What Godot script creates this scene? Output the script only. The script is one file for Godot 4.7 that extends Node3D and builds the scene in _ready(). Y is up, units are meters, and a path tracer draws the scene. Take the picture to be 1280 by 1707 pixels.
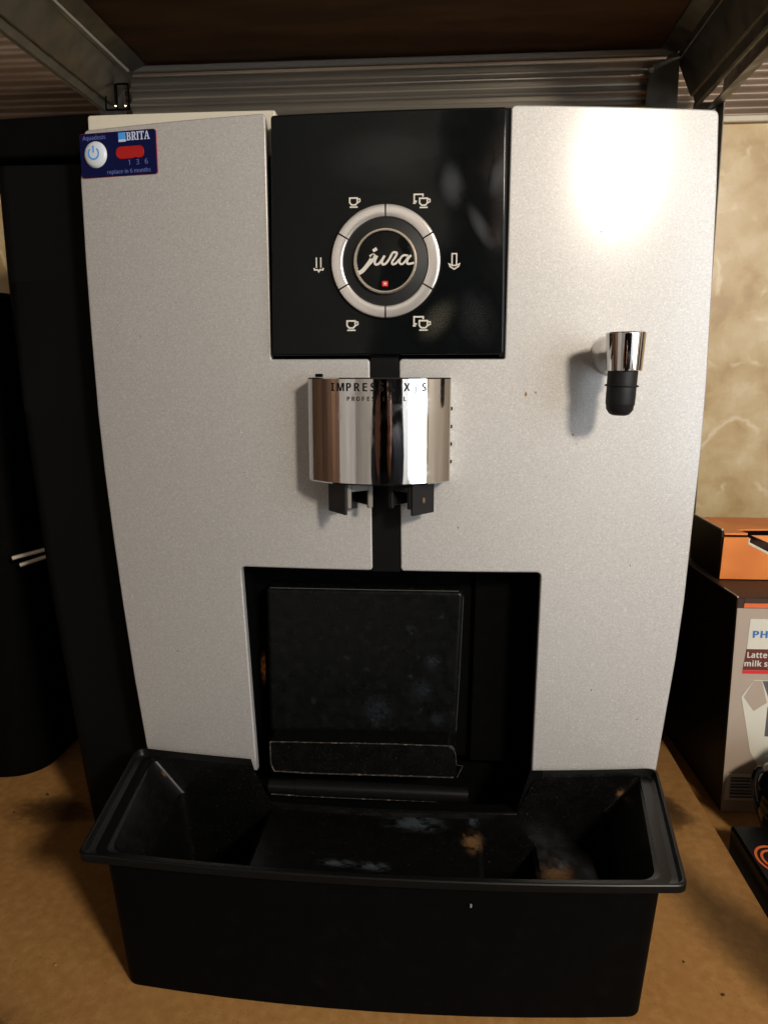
extends Node3D

# ------------------------------------------------------------------ helpers
var M := {}
var used := {}
var rng := RandomNumberGenerator.new()

func numbered(called: String, parent: Node) -> String:
	var key := str(parent.get_instance_id()) + called
	var n: int = used.get(key, 0)
	used[key] = n + 1
	return called if n == 0 else "%s_%03d" % [called, n]

func thing(called: String, label: String, category: String, at := Vector3.ZERO, group := "") -> Node3D:
	var o := Node3D.new()
	o.name = numbered(called, self)
	add_child(o, true)
	o.position = at
	o.set_meta("label", label)
	o.set_meta("category", category)
	if group != "":
		o.set_meta("group", group)
	return o

func part(called: String, st: SurfaceTool, m: Material, parent: Node3D, at := Transform3D()) -> MeshInstance3D:
	var o := MeshInstance3D.new()
	o.name = numbered(called, parent)
	o.mesh = st.commit()
	o.material_override = m
	o.transform = at
	parent.add_child(o, true)
	return o

func structure(called: String, st: SurfaceTool, m: Material) -> MeshInstance3D:
	var o := part(called, st, m, self)
	o.set_meta("kind", "structure")
	return o

func tag(o: Node3D, label: String, category: String) -> void:
	o.set_meta("label", label)
	o.set_meta("category", category)

func begin() -> SurfaceTool:
	var st := SurfaceTool.new()
	st.begin(Mesh.PRIMITIVE_TRIANGLES)
	return st

func tri(st: SurfaceTool, a: Vector3, b: Vector3, c: Vector3, na: Vector3, nb: Vector3, nc: Vector3) -> void:
	var g := (b - a).cross(c - a)
	if g.length_squared() < 1e-18:
		return
	if g.dot(na + nb + nc) > 0.0:
		st.set_normal(na); st.add_vertex(a)
		st.set_normal(nc); st.add_vertex(c)
		st.set_normal(nb); st.add_vertex(b)
	else:
		st.set_normal(na); st.add_vertex(a)
		st.set_normal(nb); st.add_vertex(b)
		st.set_normal(nc); st.add_vertex(c)

func quad_flat(st: SurfaceTool, a: Vector3, b: Vector3, c: Vector3, d: Vector3, outward: Vector3) -> void:
	var n := (c - a).cross(d - b).normalized()
	if n.dot(outward) < 0.0:
		n = -n
	tri(st, a, b, c, n, n, n)
	tri(st, a, c, d, n, n, n)

# box with chamfered edges
func cbox(st: SurfaceTool, lo: Vector3, hi: Vector3, c := 0.0015, xf := Transform3D()) -> void:
	var m := (lo + hi) / 2.0
	var h := (hi - lo) / 2.0
	c = minf(c, minf(h.x, minf(h.y, h.z)) * 0.9)
	var ctr := xf * m
	var pt := func(sx, sy, sz, ax) -> Vector3:
		var p := Vector3(sx * (h.x - (0.0 if ax == 0 else c)), sy * (h.y - (0.0 if ax == 1 else c)), sz * (h.z - (0.0 if ax == 2 else c)))
		return xf * (m + p)
	for s in [-1, 1]:
		quad_flat(st, pt.call(s, -1, -1, 0), pt.call(s, 1, -1, 0), pt.call(s, 1, 1, 0), pt.call(s, -1, 1, 0), xf.basis * Vector3(s, 0, 0))
		quad_flat(st, pt.call(-1, s, -1, 1), pt.call(1, s, -1, 1), pt.call(1, s, 1, 1), pt.call(-1, s, 1, 1), xf.basis * Vector3(0, s, 0))
		quad_flat(st, pt.call(-1, -1, s, 2), pt.call(1, -1, s, 2), pt.call(1, 1, s, 2), pt.call(-1, 1, s, 2), xf.basis * Vector3(0, 0, s))
		for t in [-1, 1]:
			quad_flat(st, pt.call(s, t, -1, 0), pt.call(s, t, 1, 0), pt.call(s, t, 1, 1), pt.call(s, t, -1, 1), xf.basis * Vector3(s, t, 0))
			quad_flat(st, pt.call(s, -1, t, 0), pt.call(s, 1, t, 0), pt.call(s, 1, t, 2), pt.call(s, -1, t, 2), xf.basis * Vector3(s, 0, t))
			quad_flat(st, pt.call(-1, s, t, 1), pt.call(1, s, t, 1), pt.call(1, s, t, 2), pt.call(-1, s, t, 2), xf.basis * Vector3(0, s, t))
			for u in [-1, 1]:
				var a: Vector3 = pt.call(s, t, u, 0)
				var b: Vector3 = pt.call(s, t, u, 1)
				var d: Vector3 = pt.call(s, t, u, 2)
				var n := (a - ctr).normalized()
				n = (xf.basis * Vector3(s, t, u)).normalized()
				tri(st, a, b, d, n, n, n)

# outline with its corners rounded; pts: [x, y, radius]
func rounded(pts: Array, steps := 5) -> PackedVector2Array:
	var out := PackedVector2Array()
	var n := pts.size()
	for i in n:
		var p := Vector2(pts[i][0], pts[i][1])
		var r: float = pts[i][2] if pts[i].size() > 2 else 0.0
		if r <= 0.0:
			out.append(p)
			continue
		var q: Array = pts[(i + n - 1) % n]
		var s: Array = pts[(i + 1) % n]
		var da := (Vector2(q[0], q[1]) - p).normalized()
		var db := (Vector2(s[0], s[1]) - p).normalized()
		var half := absf(da.angle_to(db)) / 2.0
		var back := r / tan(half)
		var a := p + da * back
		var b := p + db * back
		var mid := p + (da + db).normalized() * (r / sin(half))
		var a0 := (a - mid).angle()
		var sweep := wrapf((b - mid).angle() - a0, -PI, PI)
		for k in steps + 1:
			out.append(mid + Vector2.from_angle(a0 + sweep * k / steps) * r)
	return out

func dense(o: PackedVector2Array, step: float) -> PackedVector2Array:
	var out := PackedVector2Array()
	for i in o.size():
		var a := o[i]
		var b := o[(i + 1) % o.size()]
		var k := maxi(1, int(ceil(a.distance_to(b) / step)))
		for j in k:
			out.append(a.lerp(b, float(j) / k))
	return out

func circle(c: Vector2, r: float, n := 40) -> PackedVector2Array:
	var o := PackedVector2Array()
	for i in n:
		o.append(c + Vector2.from_angle(TAU * i / n) * r)
	return o

func flat_z(_x: float) -> float:
	return 0.0

# A plate in the xy plane facing +z, its front following zf(x), with rounded front edges
func plate(st: SurfaceTool, outline: PackedVector2Array, thick: float, bevel: float, zf: Callable, strip := 0.02) -> void:
	var o := outline
	if Geometry2D.is_polygon_clockwise(o):
		o = o.duplicate()
		o.reverse()
	o = dense(o, strip)
	var n := o.size()
	var side := PackedVector2Array()
	for i in n:
		var a := (o[i] - o[(i + n - 1) % n]).normalized()
		var b := (o[(i + 1) % n] - o[i]).normalized()
		var na := Vector2(a.y, -a.x)
		var nb := Vector2(b.y, -b.x)
		var m := (na + nb).normalized()
		side.append(m / maxf(0.5, m.dot(na)))
	# clockwise test in a y-up frame: make the normals point outwards
	var area := 0.0
	for i in n:
		area += o[i].cross(o[(i + 1) % n])
	if area < 0.0:
		for i in n:
			side[i] = -side[i]
	var front := func(p: Vector2) -> Vector3:
		var e := 0.0005
		var dz: float = (zf.call(p.x + e) - zf.call(p.x - e)) / (2.0 * e)
		return Vector3(-dz, 0, 1).normalized()
	var steps := 3 if bevel > 0.0 else 0
	var rings := []
	var norms := []
	for k in steps + 1:
		var t := 0.0 if steps == 0 else float(k) / steps
		var ang := t * PI / 2.0
		var rp := PackedVector3Array()
		var rn := PackedVector3Array()
		for i in n:
			var p := o[i] - side[i] * bevel * (1.0 - sin(ang))
			rp.append(Vector3(p.x, p.y, zf.call(p.x) - bevel * (1.0 - cos(ang))))
			var s3 := Vector3(side[i].x, side[i].y, 0).normalized()
			rn.append((front.call(p) * cos(ang) + s3 * sin(ang)).normalized())
		rings.append(rp)
		norms.append(rn)
	for k in steps:
		for i in n:
			var j := (i + 1) % n
			tri(st, rings[k][i], rings[k][j], rings[k + 1][j], norms[k][i], norms[k][j], norms[k + 1][j])
			tri(st, rings[k][i], rings[k + 1][j], rings[k + 1][i], norms[k][i], norms[k + 1][j], norms[k + 1][i])
	var last: PackedVector3Array = rings[steps]
	for i in n:
		var j := (i + 1) % n
		var e := o[j] - o[i]
		var out := Vector3(e.y, -e.x, 0) * (1.0 if area > 0.0 else -1.0)
		quad_flat(st, last[i], last[j], last[j] - Vector3(0, 0, thick - bevel), last[i] - Vector3(0, 0, thick - bevel), out)
	# front face in vertical strips so that it follows the bow
	var inner := PackedVector2Array()
	for v in rings[0]:
		inner.append(Vector2(v.x, v.y))
	var x0 := INF
	var x1 := -INF
	var y0 := INF
	var y1 := -INF
	for p in inner:
		x0 = minf(x0, p.x); x1 = maxf(x1, p.x); y0 = minf(y0, p.y); y1 = maxf(y1, p.y)
	var cols := maxi(1, int(ceil((x1 - x0) / strip)))
	for c in cols:
		var a := lerpf(x0, x1, float(c) / cols)
		var b := lerpf(x0, x1, float(c + 1) / cols)
		var pieces := [inner]
		if cols > 1:
			pieces = Geometry2D.intersect_polygons(inner, PackedVector2Array([Vector2(a, y0 - 1), Vector2(b, y0 - 1), Vector2(b, y1 + 1), Vector2(a, y1 + 1)]))
		for piece in pieces:
			var idx := Geometry2D.triangulate_polygon(piece)
			for t in range(0, idx.size(), 3):
				var q := []
				for u in 3:
					var p: Vector2 = piece[idx[t + u]]
					q.append(Vector3(p.x, p.y, zf.call(p.x)))
				tri(st, q[0], q[1], q[2], front.call(Vector2(q[0].x, 0)), front.call(Vector2(q[1].x, 0)), front.call(Vector2(q[2].x, 0)))

# surface of revolution about y; profile of (radius, y)
func lathe(st: SurfaceTool, prof: Array, seg := 36, xf := Transform3D(), a0 := 0.0, a1 := TAU) -> void:
	var n := prof.size()
	for i in n - 1:
		var p := Vector2(prof[i][0], prof[i][1])
		var q := Vector2(prof[i + 1][0], prof[i + 1][1])
		var d := (q - p).normalized()
		var nn := Vector2(d.y, -d.x)
		var np := nn
		var nq := nn
		if i > 0:
			var dp := (p - Vector2(prof[i - 1][0], prof[i - 1][1])).normalized()
			if dp.dot(d) > 0.75:
				np = (nn + Vector2(dp.y, -dp.x)).normalized()
		if i < n - 2:
			var dq := (Vector2(prof[i + 2][0], prof[i + 2][1]) - q).normalized()
			if dq.dot(d) > 0.75:
				nq = (nn + Vector2(dq.y, -dq.x)).normalized()
		for k in seg:
			var a := lerpf(a0, a1, float(k) / seg)
			var b := lerpf(a0, a1, float(k + 1) / seg)
			var ra := Vector3(sin(a), 0, cos(a))
			var rb := Vector3(sin(b), 0, cos(b))
			var v := [ra * p.x + Vector3.UP * p.y, rb * p.x + Vector3.UP * p.y, rb * q.x + Vector3.UP * q.y, ra * q.x + Vector3.UP * q.y]
			var nm := [ra * np.x + Vector3.UP * np.y, rb * np.x + Vector3.UP * np.y, rb * nq.x + Vector3.UP * nq.y, ra * nq.x + Vector3.UP * nq.y]
			for u in 4:
				v[u] = xf * v[u]
				nm[u] = (xf.basis * nm[u]).normalized()
			tri(st, v[0], v[1], v[2], nm[0], nm[1], nm[2])
			tri(st, v[0], v[2], v[3], nm[0], nm[2], nm[3])

# rings of equal point count joined into walls; out: +1 normals away from the axis, -1 towards it
func loft(st: SurfaceTool, rings: Array, outward: float) -> void:
	for k in rings.size() - 1:
		var a: PackedVector3Array = rings[k]
		var b: PackedVector3Array = rings[k + 1]
		var n := a.size()
		var c := Vector3.ZERO
		for p in a:
			c += p / n
		var fn := []
		for i in n:
			var j := (i + 1) % n
			var nn := (a[j] - a[i] + b[j] - b[i]).cross(b[i] - a[i] + b[j] - a[j]).normalized()
			var flat := (a[i] + a[j] + b[i] + b[j]) / 4.0 - c
			flat.y = 0
			flat = flat.normalized()
			var along := (b[i] + b[j] - a[i] - a[j]) / 2.0
			var ref := flat * along.y - Vector3.UP * along.dot(flat)
			fn.append(nn if nn.dot(ref) > 0 else -nn)
		for i in n:
			var j := (i + 1) % n
			var na: Vector3 = fn[i]
			var nb: Vector3 = fn[i]
			if fn[(i + n - 1) % n].dot(fn[i]) > 0.8:
				na = (fn[(i + n - 1) % n] + fn[i]).normalized()
			if fn[j].dot(fn[i]) > 0.8:
				nb = (fn[j] + fn[i]).normalized()
			tri(st, a[i], a[j], b[j], na, nb, nb)
			tri(st, a[i], b[j], b[i], na, nb, na)

# round tube along a path
func tube(st: SurfaceTool, path: Array, r: float, seg := 12, caps := true) -> void:
	var n := path.size()
	var rings := []
	var nrm := []
	var up := Vector3(0.13, 0.97, 0.2)
	for i in n:
		var d: Vector3 = (path[mini(i + 1, n - 1)] - path[maxi(i - 1, 0)]).normalized()
		var u := d.cross(up)
		if u.length() < 0.1:
			u = d.cross(Vector3(1, 0, 0.1))
		u = u.normalized()
		var w := u.cross(d).normalized()
		var rp := []
		var rn := []
		for k in seg:
			var a := TAU * k / seg
			var v := u * cos(a) + w * sin(a)
			rp.append(path[i] + v * r)
			rn.append(v)
		rings.append(rp)
		nrm.append(rn)
	for i in n - 1:
		for k in seg:
			var j := (k + 1) % seg
			tri(st, rings[i][k], rings[i][j], rings[i + 1][j], nrm[i][k], nrm[i][j], nrm[i + 1][j])
			tri(st, rings[i][k], rings[i + 1][j], rings[i + 1][k], nrm[i][k], nrm[i + 1][j], nrm[i + 1][k])
	if caps:
		for e in [0, n - 1]:
			var d: Vector3 = (path[1] - path[0]).normalized() * (-1.0 if e == 0 else 1.0)
			if e > 0:
				d = (path[n - 1] - path[n - 2]).normalized()
			for k in seg:
				tri(st, path[e], rings[e][k], rings[e][(k + 1) % seg], d, d, d)

# flat stroke of a pen in the xy plane, raised by z
func stroke(st: SurfaceTool, pts: Array, w: float, z: float, closed := false, taper := false) -> void:
	var n := pts.size()
	var l := []
	var r := []
	for i in n:
		var p: Vector2 = pts[i]
		var a: Vector2 = pts[(i + n - 1) % n] if closed or i > 0 else p
		var b: Vector2 = pts[(i + 1) % n] if closed or i < n - 1 else p
		var d1 := (p - a).normalized()
		var d2 := (b - p).normalized()
		if d1 == Vector2.ZERO: d1 = d2
		if d2 == Vector2.ZERO: d2 = d1
		var m := (Vector2(-d1.y, d1.x) + Vector2(-d2.y, d2.x)).normalized()
		var k := w / 2.0 / maxf(0.5, m.dot(Vector2(-d1.y, d1.x)))
		if taper:
			k *= 0.55 + 0.45 * sin(PI * float(i) / (n - 1))
		l.append(p + m * k)
		r.append(p - m * k)
	for i in (n if closed else n - 1):
		var j := (i + 1) % n
		var q := [l[i], l[j], r[j], r[i]]
		var v := []
		for p in q:
			v.append(Vector3(p.x, p.y, z))
		quad_flat(st, v[0], v[1], v[2], v[3], Vector3(0, 0, 1))
		quad_flat(st, v[0], v[1], v[1] - Vector3(0, 0, z), v[0] - Vector3(0, 0, z), Vector3(l[i].x - r[i].x, l[i].y - r[i].y, 0))
		quad_flat(st, v[3], v[2], v[2] - Vector3(0, 0, z), v[3] - Vector3(0, 0, z), Vector3(r[i].x - l[i].x, r[i].y - l[i].y, 0))

func smooth_path(pts: Array, k := 6) -> Array:
	var out := []
	var n := pts.size()
	for i in n - 1:
		var a: Vector2 = pts[maxi(i - 1, 0)]
		var b: Vector2 = pts[i]
		var c: Vector2 = pts[i + 1]
		var d: Vector2 = pts[mini(i + 2, n - 1)]
		for j in k:
			out.append(b.cubic_interpolate(c, a, d, float(j) / k))
	out.append(pts[n - 1])
	return out

func letters(st: SurfaceTool, text: String, height: float, xf: Transform3D, bold := false, serif := false, width := 0.0) -> float:
	var t := TextMesh.new()
	var f := SystemFont.new()
	f.font_names = PackedStringArray(["Droid Serif" if serif else "Droid Sans"])
	f.font_weight = 700 if bold else 400
	t.font = f
	t.font_size = 64
	t.pixel_size = 0.01
	t.depth = 0.03
	t.text = text
	t.curve_step = 2.0
	var box := t.get_aabb()
	var s := height / 0.46
	var sx := s if width <= 0.0 else width / maxf(0.001, box.size.x)
	st.append_from(t, 0, xf * Transform3D(Basis.from_scale(Vector3(sx, s, 0.006)), Vector3.ZERO))
	return box.size.x * sx

# ------------------------------------------------------------------ materials
func lin(r: float, g: float, b: float) -> Color:
	return Color(r, g, b).linear_to_srgb()

func noise_tex(freq: float, colors: Array, offs: Array, size := 512, octaves := 4, kind := FastNoiseLite.TYPE_SIMPLEX_SMOOTH, sd := 1, warp := 0.0, ridged := false) -> NoiseTexture2D:
	var nz := FastNoiseLite.new()
	nz.noise_type = kind
	nz.seed = sd
	nz.frequency = freq
	nz.fractal_octaves = octaves
	if ridged:
		nz.fractal_type = FastNoiseLite.FRACTAL_RIDGED
	if warp > 0.0:
		nz.domain_warp_enabled = true
		nz.domain_warp_amplitude = warp
		nz.domain_warp_frequency = freq * 1.3
	var g := Gradient.new()
	g.offsets = PackedFloat32Array(offs)
	var cs := PackedColorArray()
	for c in colors:
		cs.append(c)
	g.colors = cs
	var t := NoiseTexture2D.new()
	t.width = size
	t.height = size
	t.seamless = true
	t.seamless_blend_skirt = 0.15
	t.noise = nz
	t.color_ramp = g
	return t

func mat(c: Color, rough: float, metal := 0.0, spec := 0.5) -> StandardMaterial3D:
	var m := StandardMaterial3D.new()
	m.albedo_color = c
	m.roughness = rough
	m.metallic = metal
	m.metallic_specular = spec
	return m

func tri_map(m: StandardMaterial3D, scale: float, stretch := Vector3.ONE, world := true) -> void:
	m.uv1_triplanar = true
	m.uv1_world_triplanar = world
	m.uv1_triplanar_sharpness = 6.0
	m.uv1_scale = stretch * scale

func grey(v: float) -> Color:
	return Color(v, v, v)

func make_materials() -> void:
	# silver lacquer with fine metallic grain
	var s := mat(Color.WHITE, 0.69, 0.66)
	var grain := Image.create(768, 768, false, Image.FORMAT_RGB8)
	for y in 768:
		for x in 768:
			var v := 0.52 + 0.085 * (rng.randf() + rng.randf() + rng.randf() - 1.5) + (0.16 if rng.randf() > 0.975 else 0.0)
			grain.set_pixel(x, y, lin(v * 1.03, v, v * 0.955))
	s.albedo_texture = ImageTexture.create_from_image(grain)
	tri_map(s, 2.9)
	s.clearcoat_enabled = true
	s.clearcoat = 0.9
	s.clearcoat_roughness = 0.18
	M.silver = s
	M.silver_plain = mat(lin(0.62, 0.57, 0.46), 0.5, 0.1)
	# black plastics
	var b := mat(Color.WHITE, 0.5, 0.0, 0.11)
	b.albedo_texture = noise_tex(0.02, [lin(0.0026, 0.0026, 0.0026), lin(0.003, 0.003, 0.003), lin(0.0042, 0.0042, 0.004)], [0.0, 0.6, 1.0], 512, 5)
	tri_map(b, 6.0)
	M.black = b
	M.black_rim = b.duplicate()
	M.black_rim.metallic_specular = 0.35
	M.black_rim.roughness = 0.38
	M.black_matt = mat(lin(0.0035, 0.0035, 0.0035), 0.6, 0.0, 0.2)
	var d := mat(Color.WHITE, 0.3, 0.0, 0.34)
	d.albedo_texture = noise_tex(0.06, [lin(0.002, 0.002, 0.002), lin(0.003, 0.003, 0.003), lin(0.005, 0.005, 0.0045), lin(0.02, 0.018, 0.016), lin(0.14, 0.11, 0.085)], [0.0, 0.55, 0.78, 0.86, 0.97], 1024, 6, FastNoiseLite.TYPE_SIMPLEX_SMOOTH, 21)
	d.roughness_texture = noise_tex(0.02, [grey(0.7), grey(1.0)], [0.3, 0.7], 512, 4, FastNoiseLite.TYPE_SIMPLEX_SMOOTH, 8)
	d.roughness = 0.4
	tri_map(d, 7.0)
	M.dirty_black = d
	var g := mat(lin(0.004, 0.005, 0.005), 0.12, 0.0, 0.36)
	g.roughness_texture = noise_tex(0.006, [grey(0.6), grey(0.75), grey(1.0)], [0.3, 0.55, 0.75], 512, 5, FastNoiseLite.TYPE_SIMPLEX_SMOOTH, 12)
	tri_map(g, 8.0)
	M.gloss = g
	M.bar_black = mat(lin(0.005, 0.005, 0.005), 0.32, 0.0, 0.4)
	M.grey_black = mat(lin(0.012, 0.0125, 0.0125), 0.55, 0.0, 0.4)
	M.rubber = mat(lin(0.008, 0.008, 0.009), 0.5, 0.0, 0.4)
	var ch := mat(lin(0.86, 0.85, 0.83), 0.05, 1.0)
	ch.roughness_texture = noise_tex(0.01, [grey(0.04), grey(0.07), grey(0.2)], [0.3, 0.6, 0.9], 512, 5, FastNoiseLite.TYPE_SIMPLEX_SMOOTH, 33)
	ch.roughness = 1.0
	tri_map(ch, 8.0)
	M.chrome = ch
	M.satin_chrome = mat(lin(0.97, 0.95, 0.92), 0.2, 1.0)
	M.button_silver = mat(lin(0.97, 0.93, 0.88), 0.2, 0.72)
	M.pale_bar = mat(lin(0.72, 0.66, 0.56), 0.3, 0.35)
	M.print = mat(lin(0.62, 0.58, 0.50), 0.5)
	M.red_print = mat(lin(0.7, 0.02, 0.02), 0.5)
	M.dark_print = mat(lin(0.012, 0.011, 0.010), 0.8, 0.0, 0.1)
	# boards
	var w := mat(Color.WHITE, 0.62, 0.0, 0.35)
	w.albedo_texture = noise_tex(0.03, [lin(0.37, 0.185, 0.056), lin(0.42, 0.212, 0.066), lin(0.44, 0.226, 0.072), lin(0.49, 0.27, 0.095)], [0.05, 0.42, 0.6, 0.95], 1024, 7, FastNoiseLite.TYPE_SIMPLEX_SMOOTH, 5, 0.0)
	w.detail_enabled = true
	w.detail_blend_mode = BaseMaterial3D.BLEND_MODE_MUL
	w.detail_albedo = noise_tex(0.16, [lin(0.25, 0.2, 0.16), lin(0.80, 0.76, 0.72), lin(0.97, 0.965, 0.96), lin(1, 1, 1)], [0.03, 0.17, 0.27, 1.0], 1024, 4, FastNoiseLite.TYPE_SIMPLEX_SMOOTH, 77)
	tri_map(w, 3.0)
	M.board = w
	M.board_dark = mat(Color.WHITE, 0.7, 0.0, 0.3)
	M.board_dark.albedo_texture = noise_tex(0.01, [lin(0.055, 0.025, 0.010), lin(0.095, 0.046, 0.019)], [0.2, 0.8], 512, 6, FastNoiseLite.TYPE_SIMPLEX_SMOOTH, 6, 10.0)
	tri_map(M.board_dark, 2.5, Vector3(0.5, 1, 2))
	# galvanised steel
	var z := mat(lin(0.15, 0.142, 0.12), 0.4, 0.7)
	z.albedo_texture = noise_tex(0.02, [lin(0.7, 0.7, 0.7), lin(0.88, 0.88, 0.86), lin(1, 1, 1)], [0.1, 0.5, 0.9], 512, 5, FastNoiseLite.TYPE_SIMPLEX_SMOOTH, 9)
	z.roughness_texture = noise_tex(0.015, [grey(0.55), grey(1.0)], [0.3, 0.7], 512, 4, FastNoiseLite.TYPE_SIMPLEX_SMOOTH, 10)
	z.roughness = 0.5
	tri_map(z, 4.0)
	M.steel = z
	M.rail = mat(lin(0.42, 0.39, 0.34), 0.34, 0.85)
	M.edge_steel = mat(lin(0.42, 0.39, 0.34), 0.4, 0.6)
	M.upright = mat(lin(0.17, 0.155, 0.125), 0.5, 0.3)
	var zz := z.duplicate()
	zz.albedo_color = lin(0.13, 0.125, 0.12)
	M.dark_steel = zz
	# corrugated wall
	var c := mat(Color.WHITE, 0.42, 0.25)
	c.albedo_texture = noise_tex(0.008, [lin(0.125, 0.082, 0.053), lin(0.19, 0.13, 0.087), lin(0.28, 0.21, 0.155)], [0.2, 0.5, 0.85], 512, 5, FastNoiseLite.TYPE_SIMPLEX_SMOOTH, 14)
	tri_map(c, 1.5, Vector3(0.4, 2, 1))
	M.cladding = c
	# marbled board
	var mb := mat(Color.WHITE, 0.3, 0.0, 0.4)
	mb.albedo_texture = noise_tex(0.006, [lin(0.46, 0.315, 0.145), lin(0.55, 0.40, 0.20), lin(0.60, 0.46, 0.25), lin(0.68, 0.555, 0.35)], [0.15, 0.42, 0.62, 0.9], 1024, 6, FastNoiseLite.TYPE_SIMPLEX_SMOOTH, 15, 60.0)
	mb.detail_enabled = true
	mb.detail_blend_mode = BaseMaterial3D.BLEND_MODE_MIX
	mb.detail_albedo = noise_tex(0.0035, [Color(0.93, 0.87, 0.72, 0.0), Color(0.93, 0.87, 0.72, 0.0), Color(0.95, 0.91, 0.80, 0.45)], [0.0, 0.82, 0.98], 1024, 2, FastNoiseLite.TYPE_SIMPLEX_SMOOTH, 16, 45.0, true)
	tri_map(mb, 2.6)
	M.marble = mb
	# cartons
	M.orange = mat(Color.WHITE, 0.45, 0.0, 0.4)
	M.orange.albedo_texture = noise_tex(0.01, [lin(0.68, 0.19, 0.035), lin(0.82, 0.26, 0.05)], [0.3, 0.7], 256, 3, FastNoiseLite.TYPE_SIMPLEX_SMOOTH, 18)
	tri_map(M.orange, 4.0)
	M.card_edge = mat(lin(0.66, 0.6, 0.47), 0.8)
	M.crumb = mat(lin(0.30, 0.17, 0.07), 0.8)
	M.card_inside = mat(lin(0.05, 0.025, 0.015), 0.8)
	M.carton_side = mat(Color.WHITE, 0.5, 0.0, 0.4)
	M.carton_side.albedo_texture = noise_tex(0.004, [lin(0.020, 0.014, 0.011), lin(0.045, 0.022, 0.015)], [0.35, 0.65], 256, 3, FastNoiseLite.TYPE_SIMPLEX_SMOOTH, 19)
	tri_map(M.carton_side, 2.0)
	M.carton_front = mat(lin(0.42, 0.34, 0.27), 0.5)
	M.white_print = mat(lin(0.66, 0.64, 0.54), 0.5)
	M.blue_print = mat(lin(0.03, 0.16, 0.5), 0.5)
	M.maroon_print = mat(lin(0.12, 0.016, 0.012), 0.5)
	M.orange_print = mat(lin(0.75, 0.14, 0.03), 0.5)
	M.grey_print = mat(lin(0.10, 0.10, 0.11), 0.5)
	M.navy = mat(lin(0.004, 0.006, 0.045), 0.5, 0.0, 0.2)
	M.pale_blue = mat(lin(0.5, 0.55, 0.75), 0.5)
	M.sky_blue = mat(lin(0.05, 0.3, 0.75), 0.5)
	M.button_white = mat(lin(0.6, 0.64, 0.68), 0.35)
	M.red_gel = mat(lin(0.35, 0.002, 0.002), 0.4)
	M.black_case = mat(lin(0.004, 0.004, 0.004), 0.4, 0.0, 0.3)
	M.pot = mat(lin(0.005, 0.005, 0.006), 0.08)

# a thin film of dirt or painted reflection: noise cut by a soft disc
func film(color: Color, size: int, sd: int, freq: float, level: float, strength: float) -> StandardMaterial3D:
	var nz := FastNoiseLite.new()
	nz.seed = sd
	nz.frequency = freq
	nz.fractal_octaves = 6
	nz.fractal_gain = 0.62
	var fine := FastNoiseLite.new()
	fine.seed = sd + 5
	fine.frequency = 0.22
	fine.fractal_octaves = 2
	var im := Image.create(size, size, false, Image.FORMAT_RGBA8)
	for y in size:
		for x in size:
			var r := Vector2(x + 0.5, y + 0.5).distance_to(Vector2(size, size) / 2.0) / (size / 2.0)
			var v := nz.get_noise_2d(x, y) * 0.5 + 0.5 + 0.16 * fine.get_noise_2d(x, y)
			var a := smoothstep(level, level + 0.3, v + 0.2 * (1.0 - r)) * smoothstep(1.0, 0.1, r) * strength
			var k := 0.75 + 0.5 * (fine.get_noise_2d(x + 300, y) * 0.5 + 0.5)
			im.set_pixel(x, y, Color(clampf(color.r * k, 0, 1), clampf(color.g * k, 0, 1), clampf(color.b * k, 0, 1), clampf(a, 0, 1)))
	var m := mat(Color.WHITE, 0.8, 0.0, 0.3)
	m.albedo_texture = ImageTexture.create_from_image(im)
	m.transparency = BaseMaterial3D.TRANSPARENCY_ALPHA
	m.texture_repeat = false
	return m

func sheet(called: String, m: Material, parent: Node3D, ctr: Vector3, ax: Vector3, ay: Vector3) -> void:
	var st := begin()
	var n := ax.cross(ay).normalized()
	var v := [ctr - ax - ay, ctr + ax - ay, ctr + ax + ay, ctr - ax + ay]
	var uv := [Vector2(0, 1), Vector2(1, 1), Vector2(1, 0), Vector2(0, 0)]
	for k in [0, 2, 1, 0, 3, 2]:
		st.set_normal(n)
		st.set_uv(uv[k])
		st.add_vertex(v[k])
	part(called, st, m, parent)

# ------------------------------------------------------------------ scene
const BOW := 0.017

func bow(x: float) -> float:
	return BOW * (1.0 - (x / 0.2) * (x / 0.2))

func bow_plus(x: float) -> float:
	return bow(x) + 0.0045

func _ready() -> void:
	rng.seed = 7
	var cam := Camera3D.new()
	cam.name = "camera"
	cam.position = Vector3(0.038, 0.3757, 0.5187)
	cam.rotation_degrees = Vector3(-10, 4.7, 0)
	cam.fov = 67.33
	cam.near = 0.01
	cam.far = 60.0
	add_child(cam)
	cam.current = true
	var we := WorldEnvironment.new()
	we.name = "world_environment"
	var e := Environment.new()
	e.background_mode = Environment.BG_COLOR
	e.background_color = lin(0.03, 0.026, 0.022)
	e.tonemap_mode = Environment.TONE_MAPPER_LINEAR
	e.tonemap_exposure = 1.0
	e.sdfgi_enabled = true
	e.ssao_enabled = true
	e.ssil_enabled = true
	we.environment = e
	add_child(we)

	make_materials()
	lamps()
	setting()
	rack()
	neighbours_left()
	neighbours_right()
	machine()
	room()

const LAMP := Vector3(0.64, 0.80, 1.08)

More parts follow.
